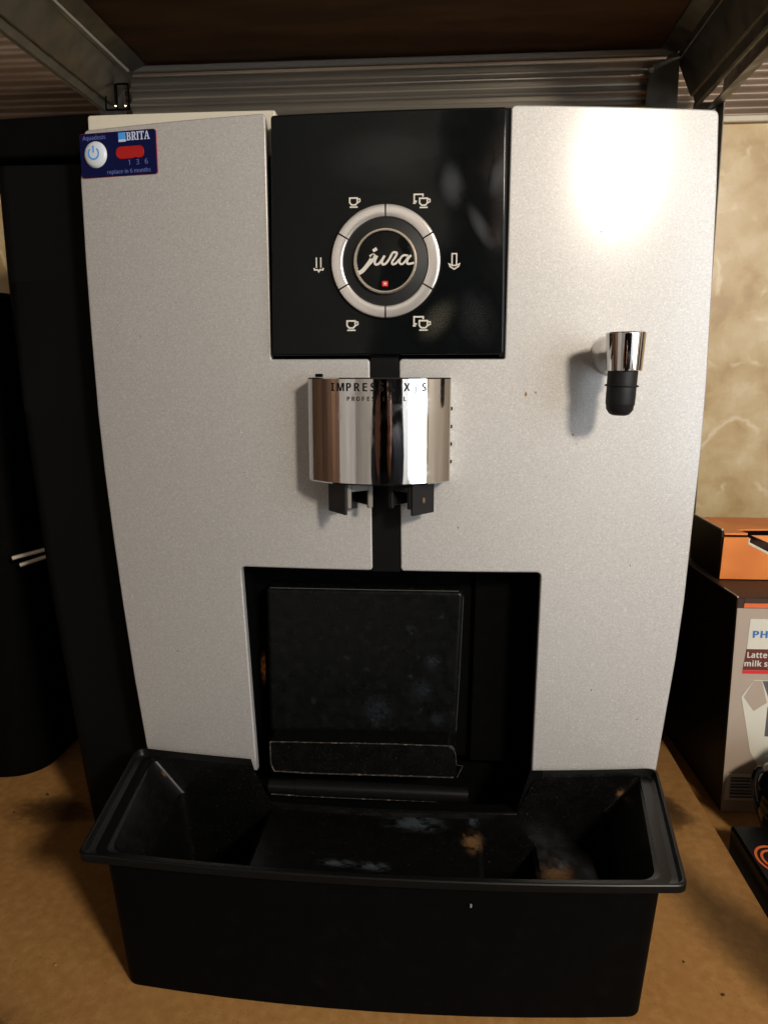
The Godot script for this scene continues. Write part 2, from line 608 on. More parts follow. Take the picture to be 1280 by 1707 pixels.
func lamps() -> void:
	# bare warm bulb to the upper right of the photographer
	var t := thing("hanging_bulb", "bare warm light bulb hanging on a cable to the right in front of the rack", "light bulb", LAMP)
	var st := begin()
	lathe(st, [[0.0, -0.04], [0.02, -0.034], [0.034, -0.018], [0.038, 0.0], [0.034, 0.018], [0.022, 0.036], [0.016, 0.05], [0.0, 0.05]], 24)
	var glow := mat(lin(0.9, 0.85, 0.75), 0.3)
	glow.emission_enabled = true
	glow.emission = lin(1.0, 0.86, 0.66)
	glow.emission_energy_multiplier = 6.0
	part("bulb", st, glow, t)
	st = begin()
	lathe(st, [[0.0, 0.05], [0.014, 0.05], [0.014, 0.08], [0.002, 0.085], [0.002, 1.2], [0.0, 1.2]], 16)
	part("socket", st, M.black_matt, t)
	var l := OmniLight3D.new()
	l.name = "bulb_light"
	l.light_color = lin(1.0, 0.88, 0.74)
	l.light_energy = 1.28
	l.light_size = 0.075
	l.omni_range = 8.0
	l.omni_attenuation = 2.0
	l.shadow_enabled = true
	t.add_child(l)
	# daylight through a window further right
	var w := thing("window", "tall bright window in the side wall to the right of the photographer", "window", Vector3(1.5, 0.55, 1.42))
	w.rotation.y = deg_to_rad(90)
	st = begin()
	cbox(st, Vector3(-0.60, -0.55, -0.006), Vector3(0.60, 0.55, 0.0), 0.001)
	var pane := mat(lin(0.8, 0.85, 0.95), 0.2)
	pane.emission_enabled = true
	pane.emission = lin(0.70, 0.84, 1.0)
	pane.emission_energy_multiplier = 1.6
	part("window_pane", st, pane, w)
	st = begin()
	cbox(st, Vector3(-0.66, -0.61, -0.02), Vector3(-0.601, 0.61, 0.02))
	cbox(st, Vector3(0.601, -0.61, -0.02), Vector3(0.66, 0.61, 0.02))
	cbox(st, Vector3(-0.6005, 0.551, -0.02), Vector3(0.6005, 0.61, 0.02))
	cbox(st, Vector3(-0.6005, -0.61, -0.02), Vector3(0.6005, -0.551, 0.02))
	cbox(st, Vector3(-0.03, -0.5505, 0.001), Vector3(0.03, 0.5505, 0.02))
	part("window_frame", st, M.white_print, w)
	var a := AreaLight3D.new()
	a.name = "window_light"
	a.light_color = lin(0.70, 0.84, 1.0)
	a.area_size = Vector2(1.18, 1.08)
	a.area_normalize_energy = true
	a.light_energy = 1.1
	a.area_range = 8.0
	a.shadow_enabled = true
	a.position = Vector3(0, 0, -0.024)
	w.add_child(a)

func setting() -> void:
	# corrugated cladding: horizontal waves
	var st := begin()
	var pitch := 0.0152
	var rows := 26
	var sub := 8
	var y0 := 0.655
	for i in rows * sub:
		var ya := y0 + pitch * i / sub
		var yb := y0 + pitch * (i + 1) / sub
		var za := -0.455 + 0.0026 * cos(TAU * (ya - y0) / pitch)
		var zb := -0.455 + 0.0026 * cos(TAU * (yb - y0) / pitch)
		var da := -0.0026 * sin(TAU * (ya - y0) / pitch) * TAU / pitch
		var db := -0.0026 * sin(TAU * (yb - y0) / pitch) * TAU / pitch
		var na := Vector3(0, -da, 1).normalized()
		var nb := Vector3(0, -db, 1).normalized()
		var p := [Vector3(-1.6, ya, za), Vector3(1.6, ya, za), Vector3(1.6, yb, zb), Vector3(-1.6, yb, zb)]
		tri(st, p[0], p[1], p[2], na, na, nb)
		tri(st, p[0], p[2], p[3], na, nb, nb)
	cbox(st, Vector3(-1.6, -0.9, -0.5), Vector3(1.6, 1.06, -0.462))
	structure("back_wall", st, M.cladding)
	var t := thing("marbled_wall_board", "beige marbled wall board covering the lower back wall behind the coffee machine", "wall board")
	st = begin()
	cbox(st, Vector3(-1.6, -0.6, -0.45), Vector3(1.6, 0.657, -0.442), 0.001)
	part("board", st, M.marble, t)
	st = begin()
	cbox(st, Vector3(-1.6, 0.6575, -0.452), Vector3(1.6, 0.664, -0.436), 0.001)
	part("edge_strip", st, M.card_edge, t)
	# shelf boards
	var stain := film(Color(0.16, 0.09, 0.04), 192, 81, 0.018, 0.34, 0.6)
	st = begin()
	cbox(st, Vector3(-0.62, -0.016, -0.425), Vector3(0.268, 0.0, 0.24), 0.0012)
	var table := part("shelf_board", st, M.board, self)
	tag(table, "brown hardboard shelf board that the coffee machine stands on", "shelf board")
	for q in [[-0.32, -0.099, 0.0022], [-0.335, -0.07, 0.001], [-0.21, 0.098, 0.0012], [-0.185, 0.125, 0.0009], [0.196, 0.062, 0.001], [0.212, 0.088, 0.0014], [0.206, 0.128, 0.0008], [-0.24, 0.128, 0.0011], [0.19, 0.14, 0.0009], [-0.26, 0.08, 0.0008]]:
		st = begin()
		lathe(st, [[0.0, 0.0], [q[2], 0.0], [q[2] * 0.8, q[2] * 0.7], [0.0, q[2] * 0.9]], 6, Transform3D(Basis(Vector3.UP, q[0] * 90.0) * Basis.from_scale(Vector3(1.0, 1.0, 0.6)), Vector3(q[0], 0.0, q[1])))
		part("crumb", st, M.card_inside if int(q[2] * 10000) % 2 == 0 else M.crumb, table)
	for q in [[-0.30, -0.075, 0.06, 0.035], [-0.235, 0.155, 0.05, 0.03], [0.235, -0.12, 0.03, 0.05], [0.215, 0.14, 0.035, 0.03], [-0.34, 0.06, 0.04, 0.05]]:
		sheet("stain", stain, table, Vector3(q[0], 0.0005, q[1]), Vector3(q[2], 0, 0.3 * q[3]), Vector3(0.2 * q[2], 0, -q[3]))
	st = begin()
	cbox(st, Vector3(0.2705, -0.034, -0.425), Vector3(1.2, -0.018, 0.24), 0.0012)
	tag(part("shelf_board", st, M.board, self), "lower brown shelf board to the right that carries the cartons", "shelf board")
	st = begin()
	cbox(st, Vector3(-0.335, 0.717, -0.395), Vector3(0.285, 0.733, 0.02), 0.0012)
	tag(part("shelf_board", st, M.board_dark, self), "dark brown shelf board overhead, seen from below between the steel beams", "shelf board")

# sweep an open sheet profile (x, y) along z with thickness
func beam(st: SurfaceTool, prof: Array, z0: float, z1: float, th := 0.0016) -> void:
	for i in prof.size() - 1:
		var a := Vector2(prof[i][0], prof[i][1])
		var b := Vector2(prof[i + 1][0], prof[i + 1][1])
		var d := (b - a).normalized()
		var ang := d.angle()
		var xf := Transform3D(Basis(Vector3(0, 0, 1), ang), Vector3(a.x, a.y, 0))
		cbox(st, Vector3(0.0002, -th / 2, z0), Vector3(a.distance_to(b) - 0.0002, th / 2, z1), 0.0005, xf)

func rack() -> void:
	var t := thing("metal_rack", "galvanised steel shelving rack with side beams and uprights around the coffee machine", "shelving rack")
	# left beam: lip, face, lower groove and flange
	var st := begin()
	beam(st, [[-0.300, 0.7155], [-0.3165, 0.7085], [-0.3205, 0.703], [-0.342, 0.676], [-0.345, 0.678], [-0.3495, 0.669], [-0.356, 0.672]], -0.384, 0.02)
	part("beam", st, M.steel, t)
	st = begin()
	tube(st, [Vector3(-0.3168, 0.7062, -0.37), Vector3(-0.3168, 0.7062, 0.02)], 0.0016, 8)
	part("beam_edge_glint", st, M.pale_bar, t)  # pale colour paints the bright highlight along the beam lip
	st = begin()
	beam(st, [[0.255, 0.7155], [0.272, 0.7085], [0.2745, 0.703], [0.290, 0.668], [0.2925, 0.669], [0.2955, 0.659], [0.300, 0.660]], -0.384, 0.02)
	part("beam", st, M.dark_steel, t)
	st = begin()
	beam(st, [[0.306, 0.655], [0.322, 0.660], [0.324, 0.70]], -0.384, 0.02)
	part("beam", st, M.steel, t)
	# back beam
	st = begin()
	cbox(st, Vector3(-0.318, 0.7080, -0.386), Vector3(0.272, 0.7145, -0.379), 0.0012)
	part("beam", st, M.edge_steel, t)
	st = begin()
	var rail := []
	for k in 41:
		rail.append([0.661 + 0.045 * k / 40.0, -0.388 + 0.0032 * cos(TAU * 3.0 * k / 40.0)])
	for k in 40:
		var p := Vector2(rail[k][1], rail[k][0])
		var q := Vector2(rail[k + 1][1], rail[k + 1][0])
		var nn := Vector3(0, -(q.x - p.x), q.y - p.y).normalized()
		tri(st, Vector3(-0.322, p.y, p.x), Vector3(0.274, p.y, p.x), Vector3(0.274, q.y, q.x), nn, nn, nn)
		tri(st, Vector3(-0.322, p.y, p.x), Vector3(0.274, q.y, q.x), Vector3(-0.322, q.y, q.x), nn, nn, nn)
	cbox(st, Vector3(-0.322, 0.6595, -0.394), Vector3(0.274, 0.7065, -0.3925), 0.0005)
	part("ribbed_rail", st, M.rail, t)
	# gusset plate at the right rear corner with its bolt
	st = begin()
	plate(st, PackedVector2Array([Vector2(0.240, 0.65), Vector2(0.273, 0.65), Vector2(0.273, 0.7065), Vector2(0.262, 0.7065), Vector2(0.258, 0.700), Vector2(0.246, 0.697), Vector2(0.242, 0.685)]), 0.002, 0.0004, flat_z)
	var gp := part("gusset_plate", st, M.steel, t, Transform3D(Basis(), Vector3(0, 0, -0.372)))
	st = begin()
	lathe(st, [[0.0, 0.002], [0.003, 0.002], [0.0034, 0.0], [0.0034, -0.001]], 6, Transform3D(Basis(Vector3.RIGHT, PI / 2), Vector3(0.2445, 0.690, 0.0)))
	part("bolt", st, M.satin_chrome, gp)
	# corner clip at the left rear
	st = begin()
	for k in [[-0.348, -0.337], [-0.3355, -0.322]]:
		var o := rounded([[k[0], 0.664, 0.001], [k[1], 0.664, 0.001], [k[1], 0.690, 0.001], [k[0], 0.690, 0.001]])
		var pts := []
		for p in o:
			pts.append(Vector3(p.x, p.y, 0.0))
		pts.append(pts[0])
		tube(st, pts, 0.0011, 8, false)
	part("corner_clip", st, M.black, t, Transform3D(Basis(), Vector3(0.008, 0.0, -0.362)))
	st = begin()
	for x in [-0.329, -0.318]:
		lathe(st, [[0.0, 0.002], [0.0018, 0.001], [0.002, 0.0]], 10, Transform3D(Basis(Vector3.RIGHT, PI / 2), Vector3(x, 0.667, -0.36)))
	part("rivet", st, M.satin_chrome, t)
	# uprights
	st = begin()
	cbox(st, Vector3(0.295, -0.9, -0.392), Vector3(0.3225, 0.664, -0.3905), 0.0004)
	cbox(st, Vector3(0.3212, -0.9, -0.3902), Vector3(0.3225, 0.664, -0.375), 0.0004)
	part("upright", st, M.upright, t)
	st = begin()
	cbox(st, Vector3(-0.36, -0.9, -0.392), Vector3(-0.33, 0.9, -0.3905), 0.0004)
	part("upright", st, M.dark_steel, t)

func neighbours_left() -> void:
	# black appliance left of the machine, half in view
	var t := thing("black_appliance", "black boxy appliance with two chrome bars standing left of the coffee machine", "appliance")
	var st := begin()
	var o := rounded([[-0.60, -0.40, 0.01], [-0.343, -0.40, 0.01], [-0.343, -0.128, 0.035], [-0.60, -0.10, 0.01]], 8)
	var rings := []
	for k in [[0.0, 0.985], [0.004, 1.0], [0.43, 1.0], [0.444, 0.985], [0.448, 0.95]]:
		var rp := PackedVector3Array()
		for p in dense(o, 0.03):
			var q: Vector2 = Vector2(-0.47, -0.25) + (p - Vector2(-0.47, -0.25)) * k[1]
			rp.append(Vector3(q.x, k[0], q.y))
		rings.append(rp)
	loft(st, rings, 1.0)
	cbox(st, Vector3(-0.59, 0.44, -0.39), Vector3(-0.353, 0.4475, -0.14), 0.001)
	part("housing", st, M.black, t)
	for k in 2:
		st = begin()
		var x0 := -0.3455 + 0.0065 * k
		var y := 0.2165 - 0.0062 * k
		tube(st, [Vector3(x0, y, -0.118), Vector3(-0.3195 + 0.001 * k, y + 0.0062, -0.1305)], 0.0019, 10)
		part("chrome_bar", st, M.pale_bar, t)
	st = begin()
	tube(st, [Vector3(-0.40, 0.455, -0.12), Vector3(-0.37, 0.44, -0.112), Vector3(-0.345, 0.425, -0.125)], 0.0012, 8)
	part("trim_line", st, M.rubber, t)

func neighbours_right() -> void:
	# tall printed carton
	var t := thing("appliance_carton", "tall dark carton with white printed front and blue lettering, standing on the right board", "carton", Vector3(0.292, -0.018, -0.152))
	t.rotation.y = deg_to_rad(2.0)
	var w := 0.3
	var h := 0.2035
	var d := 0.24
	var lean := Transform3D()
	var st := begin()
	cbox(st, Vector3(0, 0, -d), Vector3(w, h, -0.0006), 0.0008)
	part("box_body", st, M.carton_side, t)
	var front := func(called: String, poly: Array, m: Material, z := 0.0) -> void:
		var s := begin()
		plate(s, PackedVector2Array(poly), 0.0004, 0.0, flat_z, 1.0)
		part(called, s, m, t, Transform3D(Basis(), Vector3(0, 0, z)))
	front.call("front_print", [Vector2(0.0006, 0.0006), Vector2(w, 0.0006), Vector2(w, 0.194), Vector2(0.0006, 0.194)], M.carton_front)
	front.call("orange_strip", [Vector2(0.0062, 0.1945), Vector2(w, 0.1945), Vector2(w, 0.1985), Vector2(0.0062, 0.1985)], M.orange_print)
	front.call("top_band", [Vector2(0.0062, 0.1987), Vector2(w, 0.1987), Vector2(w, 0.203), Vector2(0.0062, 0.203)], M.card_inside)
	front.call("logo_panel", [Vector2(0.0115, 0.157), Vector2(0.12, 0.157), Vector2(0.12, 0.1845), Vector2(0.0125, 0.1845)], M.white_print, 0.0003)
	front.call("text_panel", [Vector2(0.0095, 0.1375), Vector2(0.12, 0.1375), Vector2(0.12, 0.1567), Vector2(0.0113, 0.1567)], M.maroon_print, 0.0003)
	front.call("red_strip", [Vector2(0.0095, 0.134), Vector2(0.12, 0.134), Vector2(0.12, 0.1372), Vector2(0.0095, 0.1372)], M.red_print, 0.0003)
	front.call("bar_label", [Vector2(0.0025, 0.012), Vector2(0.055, 0.012), Vector2(0.055, 0.038), Vector2(0.0035, 0.038)], M.white_print, 0.0003)
	st = begin()
	for k in 7:
		var y := 0.0145 + k * 0.0031
		cbox(st, Vector3(0.007, y, 0.0004), Vector3(0.054, y + 0.0018 + 0.0006 * (k % 2), 0.0007), 0.0001)
	part("bar_lines", st, M.grey_print, t)
	# printed picture of a white machine
	front.call("picture", [Vector2(0.0105, 0.112), Vector2(0.02, 0.128), Vector2(0.14, 0.128), Vector2(0.14, 0.02), Vector2(0.04, 0.03), Vector2(0.022, 0.06)], M.white_print, 0.0003)
	front.call("picture_shade", [Vector2(0.0125, 0.112), Vector2(0.020, 0.1275), Vector2(0.027, 0.1275), Vector2(0.033, 0.107), Vector2(0.022, 0.099)], M.carton_front, 0.0005)
	front.call("picture_spout", [Vector2(0.0275, 0.1275), Vector2(0.06, 0.1275), Vector2(0.06, 0.109), Vector2(0.034, 0.112)], M.grey_print, 0.0005)
	front.call("picture_outlet", [Vector2(0.0335, 0.075), Vector2(0.06, 0.075), Vector2(0.06, 0.106), Vector2(0.034, 0.103)], M.grey_print, 0.0005)
	st = begin()
	letters(st, "PHILIPS", 0.0064, Transform3D(Basis(), Vector3(0.0355, 0.1705, 0.0006)), true, false, 0.040)
	part("lettering", st, M.blue_print, t)
	st = begin()
	letters(st, "LatteGo", 0.0052, Transform3D(Basis(), Vector3(0.0255, 0.1515, 0.0006)), true)
	letters(st, "milk system", 0.0052, Transform3D(Basis(), Vector3(0.031, 0.1435, 0.0006)), true)
	part("lettering", st, M.white_print, t)
	st = begin()
	tube(st, [Vector3(0.0, h + 0.0004, -0.03), Vector3(0.0008, h + 0.0004, -0.001)], 0.0007, 6)
	part("worn_or_glint_edge", st, M.card_edge, t)

	# shallow orange tray-like carton on top
	var u := thing("orange_carton", "torn open orange carton lying on the tall dark carton", "carton", Vector3(0.297, 0.1862, -0.213))
	u.rotation.y = deg_to_rad(1.0)
	w = 0.2
	h = 0.0405
	d = 0.085
	st = begin()
	plate(st, PackedVector2Array([Vector2(0.0, 0.0), Vector2(w, 0.0), Vector2(w, 0.001), Vector2(0.060, 0.0165), Vector2(0.0245, 0.0345), Vector2(0.0245, h), Vector2(0.0015, h)]), 0.0028, 0.0004, flat_z, 1.0)
	part("front_wall", st, M.orange, u)
	st = begin()
	tube(st, [Vector3(0.0245, h - 0.001, -0.0012), Vector3(0.0245, 0.0345, -0.0012), Vector3(0.060, 0.0166, -0.0012), Vector3(w, 0.0012, -0.0012)], 0.0016, 8)
	part("torn_edge", st, M.card_edge, u)
	st = begin()
	cbox(st, Vector3(0.0, 0.0, -d), Vector3(0.0022, h + 0.006, -0.003), 0.0004)
	part("side_wall", st, M.carton_side, u)
	st = begin()
	tube(st, [Vector3(0.001, h + 0.0068, -d), Vector3(0.001, h + 0.0064, -0.004)], 0.001, 6)
	part("worn_or_glint_edge", st, M.card_edge, u)
	st = begin()
	cbox(st, Vector3(0.0024, 0.0004, -d), Vector3(w, 0.003, -0.003), 0.0004)
	cbox(st, Vector3(0.0024, 0.003, -d), Vector3(w, h - 0.004, -d + 0.002), 0.0004)
	part("inside", st, M.card_inside, u)
	st = begin()
	var top := PackedVector2Array([Vector2(0.0024, 0.002), Vector2(0.0235, 0.002), Vector2(0.018, 0.03), Vector2(0.012, d - 0.001), Vector2(0.0024, d - 0.001)])
	plate(st, top, 0.002, 0.0003, flat_z, 1.0)
	part("top_flap", st, M.orange, u, Transform3D(Basis(Vector3.RIGHT, -PI / 2), Vector3(0, h + 0.004, 0)))
	st = begin()
	plate(st, PackedVector2Array([Vector2(0.031, 0.0400), Vector2(0.06, 0.0275), Vector2(0.1, 0.012), Vector2(w, -0.004), Vector2(w, 0.0405)]), 0.0015, 0.0003, flat_z, 1.0)
	part("inner_flap", st, M.orange, u, Transform3D(Basis(Vector3.RIGHT, -0.12), Vector3(0, 0.0005, -0.0075)))
	st = begin()
	plate(st, PackedVector2Array([Vector2(0.02, 0.03), Vector2(w, 0.045), Vector2(w, d), Vector2(0.013, d)]), 0.002, 0.0003, flat_z, 1.0)
	part("top_flap", st, M.orange, u, Transform3D(Basis(Vector3.RIGHT, -PI / 2 + 0.03), Vector3(0, h + 0.0015, 0)))

	# plain black box between the machine and the tall carton
	st = begin()
	cbox(st, Vector3(0.15, 0.0, -0.40), Vector3(0.268, 0.222, -0.252), 0.002)
	var k0 := thing("black_box", "plain black box standing behind the coffee machine beside the tall dark carton", "box")
	part("box_body", st, M.black, k0)
	st = begin()
	for y in [0.055, 0.09, 0.12]:
		st = begin()
		cbox(st, Vector3(0.2, y, -0.2525), Vector3(0.262, y + 0.0012, -0.2512), 0.0002)
		part("ridge", st, M.grey_black, k0)
	# low black box with orange rings printed on its lid
	var b := thing("black_box", "low black box with orange rings printed on its lid, before the tall carton", "box", Vector3(0.2745, -0.018, 0.03))
	st = begin()
	cbox(st, Vector3(0.0, 0.0, -0.112), Vector3(0.2, 0.03, 0.08), 0.002)
	part("box_body", st, M.black_case, b)
	st = begin()
	var lid_at := Transform3D(Basis(Vector3.RIGHT, -PI / 2), Vector3(0, 0.0301, 0))
	for r in [0.0125, 0.0085]:
		st = begin()
		var pts := []
		for k in 29:
			var a := deg_to_rad(80.0 + k * 10.0)
			pts.append(Vector2(0.0168 + cos(a) * r, 0.066 + sin(a) * r * 1.35))
		stroke(st, pts, 0.0019, 0.0004)
		part("ring_print", st, M.orange_print, b, lid_at)
	for k in [[0.004, 0.018, 0.02, 0.012]]:
		st = begin()
		stroke(st, [Vector2(k[0], k[1]), Vector2(k[2], k[3])], 0.002, 0.0004)
		part("orange_mark", st, M.orange_print, b, lid_at)
	st = begin()
	stroke(st, [Vector2(0.005, 0.033), Vector2(0.02, 0.028)], 0.0035, 0.0004)
	part("blue_mark", st, mat(lin(0.05, 0.12, 0.18), 0.5), b, Transform3D(Basis(Vector3.RIGHT, -PI / 2), Vector3(0, 0.0301, 0)))
	# round black pot behind it
	st = begin()
	lathe(st, [[0.0, 0.0], [0.026, 0.0], [0.036, 0.012], [0.043, 0.032], [0.044, 0.05], [0.038, 0.066], [0.024, 0.077], [0.012, 0.08], [0.010, 0.09], [0.006, 0.094], [0.0, 0.094]], 40)
	var p := thing("black_pot", "glossy round black pot at the right edge in front of the tall carton", "pot", Vector3(0.345, -0.018, -0.098))
	part("pot_body", st, M.pot, p)
	st = begin()
	var arc := []
	for k in 13:
		var a := PI * k / 12.0
		arc.append(Vector3(-0.036 + cos(a) * -0.006 - sin(a) * 0.010, 0.05 + 0.022 * cos(a), 0.0))
	tube(st, arc, 0.003, 10)
	part("handle", st, M.pot, p)
	# unseen vessel added at front of the right board to cast a shadow band
	st = begin()
	lathe(st, [[0.0, 0.0], [0.019, 0.0], [0.021, 0.004], [0.021, 0.14], [0.015, 0.165], [0.009, 0.18], [0.009, 0.2], [0.0, 0.2]], 28)
	tag(part("shadow_bottle", st, M.black_case, self, Transform3D(Basis(), Vector3(0.305, -0.018, 0.195))), "unseen dark plastic vessel added at the front right to cast the shadow band", "shadow_bottle")

# ------------------------------------------------------------------ the coffee machine
func machine() -> void:
	var t := thing("coffee_machine", "large silver and black bean to cup coffee machine with chrome spout, standing on the shelf", "coffee machine")
	# black body behind the front
	var st := begin()
	var rings := []
	for k in [[0.0, 0.176], [0.10, 0.183], [0.2, 0.192], [0.30, 0.197], [0.42, 0.198], [0.53, 0.197]]:
		var rp := PackedVector3Array()
		for p in dense(rounded([[-k[1], -0.30, 0.02], [k[1], -0.30, 0.02], [k[1], -0.040, 0.004], [-k[1], -0.040, 0.004]]), 0.06):
			rp.append(Vector3(p.x, k[0], p.y))
		rings.append(rp)
	loft(st, rings, 1.0)
	part("housing", st, M.black, t)
	st = begin()
	for q in [[-0.19, 0.30, -0.107, 0.53], [-0.172, 0.0, -0.107, 0.2998], [0.107, 0.30, 0.19, 0.53], [0.107, 0.0, 0.172, 0.2998], [-0.1068, 0.255, 0.1068, 0.53]]:
		cbox(st, Vector3(q[0], q[1], -0.0398), Vector3(q[2], q[3], -0.0105), 0.001)
	part("front_frame", st, M.black_matt, t)
	# silver lid seen as a strip above the left half of the front
	st = begin()
	plate(st, rounded([[-0.2015, 0.515, 0.0], [-0.074, 0.515, 0.0], [-0.074, 0.5425, 0.001], [-0.2015, 0.5452, 0.002]]), 0.02, 0.001, func(x): return bow(x) * 0.6 - 0.008)
	cbox(st, Vector3(-0.2, 0.5302, -0.30), Vector3(-0.0735, 0.5415, -0.03), 0.003)
	part("lid", st, M.silver_plain, t)
	st = begin()
	cbox(st, Vector3(-0.0728, 0.5302, -0.30), Vector3(0.196, 0.5345, -0.004), 0.003)
	part("lid", st, M.black, t)
	# side container with its own lid on the left
	st = begin()
	rings = []
	for k in [[0.0, -0.247], [0.06, -0.2545], [0.12, -0.261], [0.19, -0.2685], [0.254, -0.2745], [0.35, -0.281], [0.443, -0.285], [0.522, -0.286]]:
		var rp := PackedVector3Array()
		for p in dense(rounded([[k[1], -0.28, 0.012], [-0.17, -0.28, 0.002], [-0.17, -0.034, 0.002], [k[1], -0.034, 0.012]]), 0.05):
			rp.append(Vector3(p.x, k[0], p.y))
		rings.append(rp)
	loft(st, rings, 1.0)
	part("side_container", st, M.black_matt, t)
	st = begin()
	var prof := rounded([[-0.36, 0.534, 0.004], [-0.288, 0.525, 0.006], [-0.204, 0.525, 0.001], [-0.204, 0.553, 0.003], [-0.36, 0.5485, 0.004]])
	plate(st, prof, 0.26, 0.003, flat_z, 0.1)
	part("container_lid", st, M.black, t, Transform3D(Basis(), Vector3(0, 0, -0.026)))
	# silver front halves
	var left := rounded([[-0.2005, 0.5337, 0.003], [-0.0772, 0.5365, 0.003], [-0.0772, 0.3868, 0.001], [-0.0125, 0.3868, 0.0025], [-0.0110, 0.2467, 0.0025],
		[-0.1025, 0.2464, 0.003], [-0.0955, 0.095, 0.0], [-0.1788, 0.095, 0.0], [-0.1812, 0.1057, 0.0], [-0.1878, 0.158, 0.0], [-0.1939, 0.2167, 0.0], [-0.1978, 0.261, 0.0], [-0.2016, 0.31, 0.0], [-0.2038, 0.35, 0.0], [-0.2052, 0.405, 0.0], [-0.2058, 0.45, 0.0], [-0.2056, 0.5034, 0.0]])
	var right := rounded([[0.0735, 0.5372, 0.003], [0.2, 0.5358, 0.004], [0.2022, 0.49, 0.0], [0.2037, 0.4309, 0.0], [0.2045, 0.37, 0.0], [0.2040, 0.325, 0.0], [0.2023, 0.2884, 0.0], [0.1998, 0.2263, 0.0], [0.1966, 0.1834, 0.0], [0.1925, 0.145, 0.0], [0.1885, 0.106, 0.0], [0.1872, 0.095, 0.0], [0.1, 0.095, 0.0],
		[0.1015, 0.2464, 0.003], [0.0080, 0.2467, 0.0025], [0.0064, 0.3868, 0.0025], [0.0735, 0.3868, 0.001]])
	for k in 2:
		st = begin()
		plate(st, [left, right][k], 0.006, 0.0012, bow, 0.014)
		part("front_panel", st, M.silver, t)
	# black rail between the halves
	st = begin()
	plate(st, PackedVector2Array([Vector2(-0.0118, 0.246), Vector2(0.0076, 0.246), Vector2(0.0061, 0.39), Vector2(-0.0122, 0.39)]), 0.004, 0.0, func(x): return bow(x) - 0.0012, 0.01)
	part("slide_rail", st, M.black_rim, t)
	# thin shim beside the control panel
	st = begin()
	plate(st, PackedVector2Array([Vector2(0.0702, 0.388), Vector2(0.0735, 0.388), Vector2(0.0735, 0.536), Vector2(0.0702, 0.536)]), 0.006, 0.0, func(x): return bow(x) - 0.002, 0.1)
	part("gap_strip", st, M.black_matt, t)
	control_panel(t)
	spout(t)
	recess(t)
	steam_nozzle(t)
	sticker(t)
	drip_tray(t)
	# specks and stains on the silver front
	var rust := mat(lin(0.30, 0.16, 0.07), 0.7)
	st = begin()
	for q in [[0.0877, 0.3645, 0.0011], [0.094, 0.3655, 0.0006], [0.119, 0.3385, 0.0007], [0.1215, 0.3325, 0.0004], [0.1025, 0.311, 0.0004], [0.046, 0.277, 0.0006], [-0.121, 0.236, 0.0004], [-0.152, 0.182, 0.0006], [0.161, 0.251, 0.0005], [0.139, 0.163, 0.0006], [0.172, 0.141, 0.0005], [-0.168, 0.402, 0.0004], [0.131, 0.464, 0.0004], [-0.098, 0.312, 0.0004]]:
		st = begin()
		lathe(st, [[0.0, 0.0003], [q[2] * 0.7, 0.0003], [q[2], 0.0001]], 9, Transform3D(Basis(Vector3.RIGHT, PI / 2).scaled(Vector3(0.8, 1.3, 1)), Vector3(q[0], q[1], bow(q[0]))))
		part("dried_splash", st, rust, t)

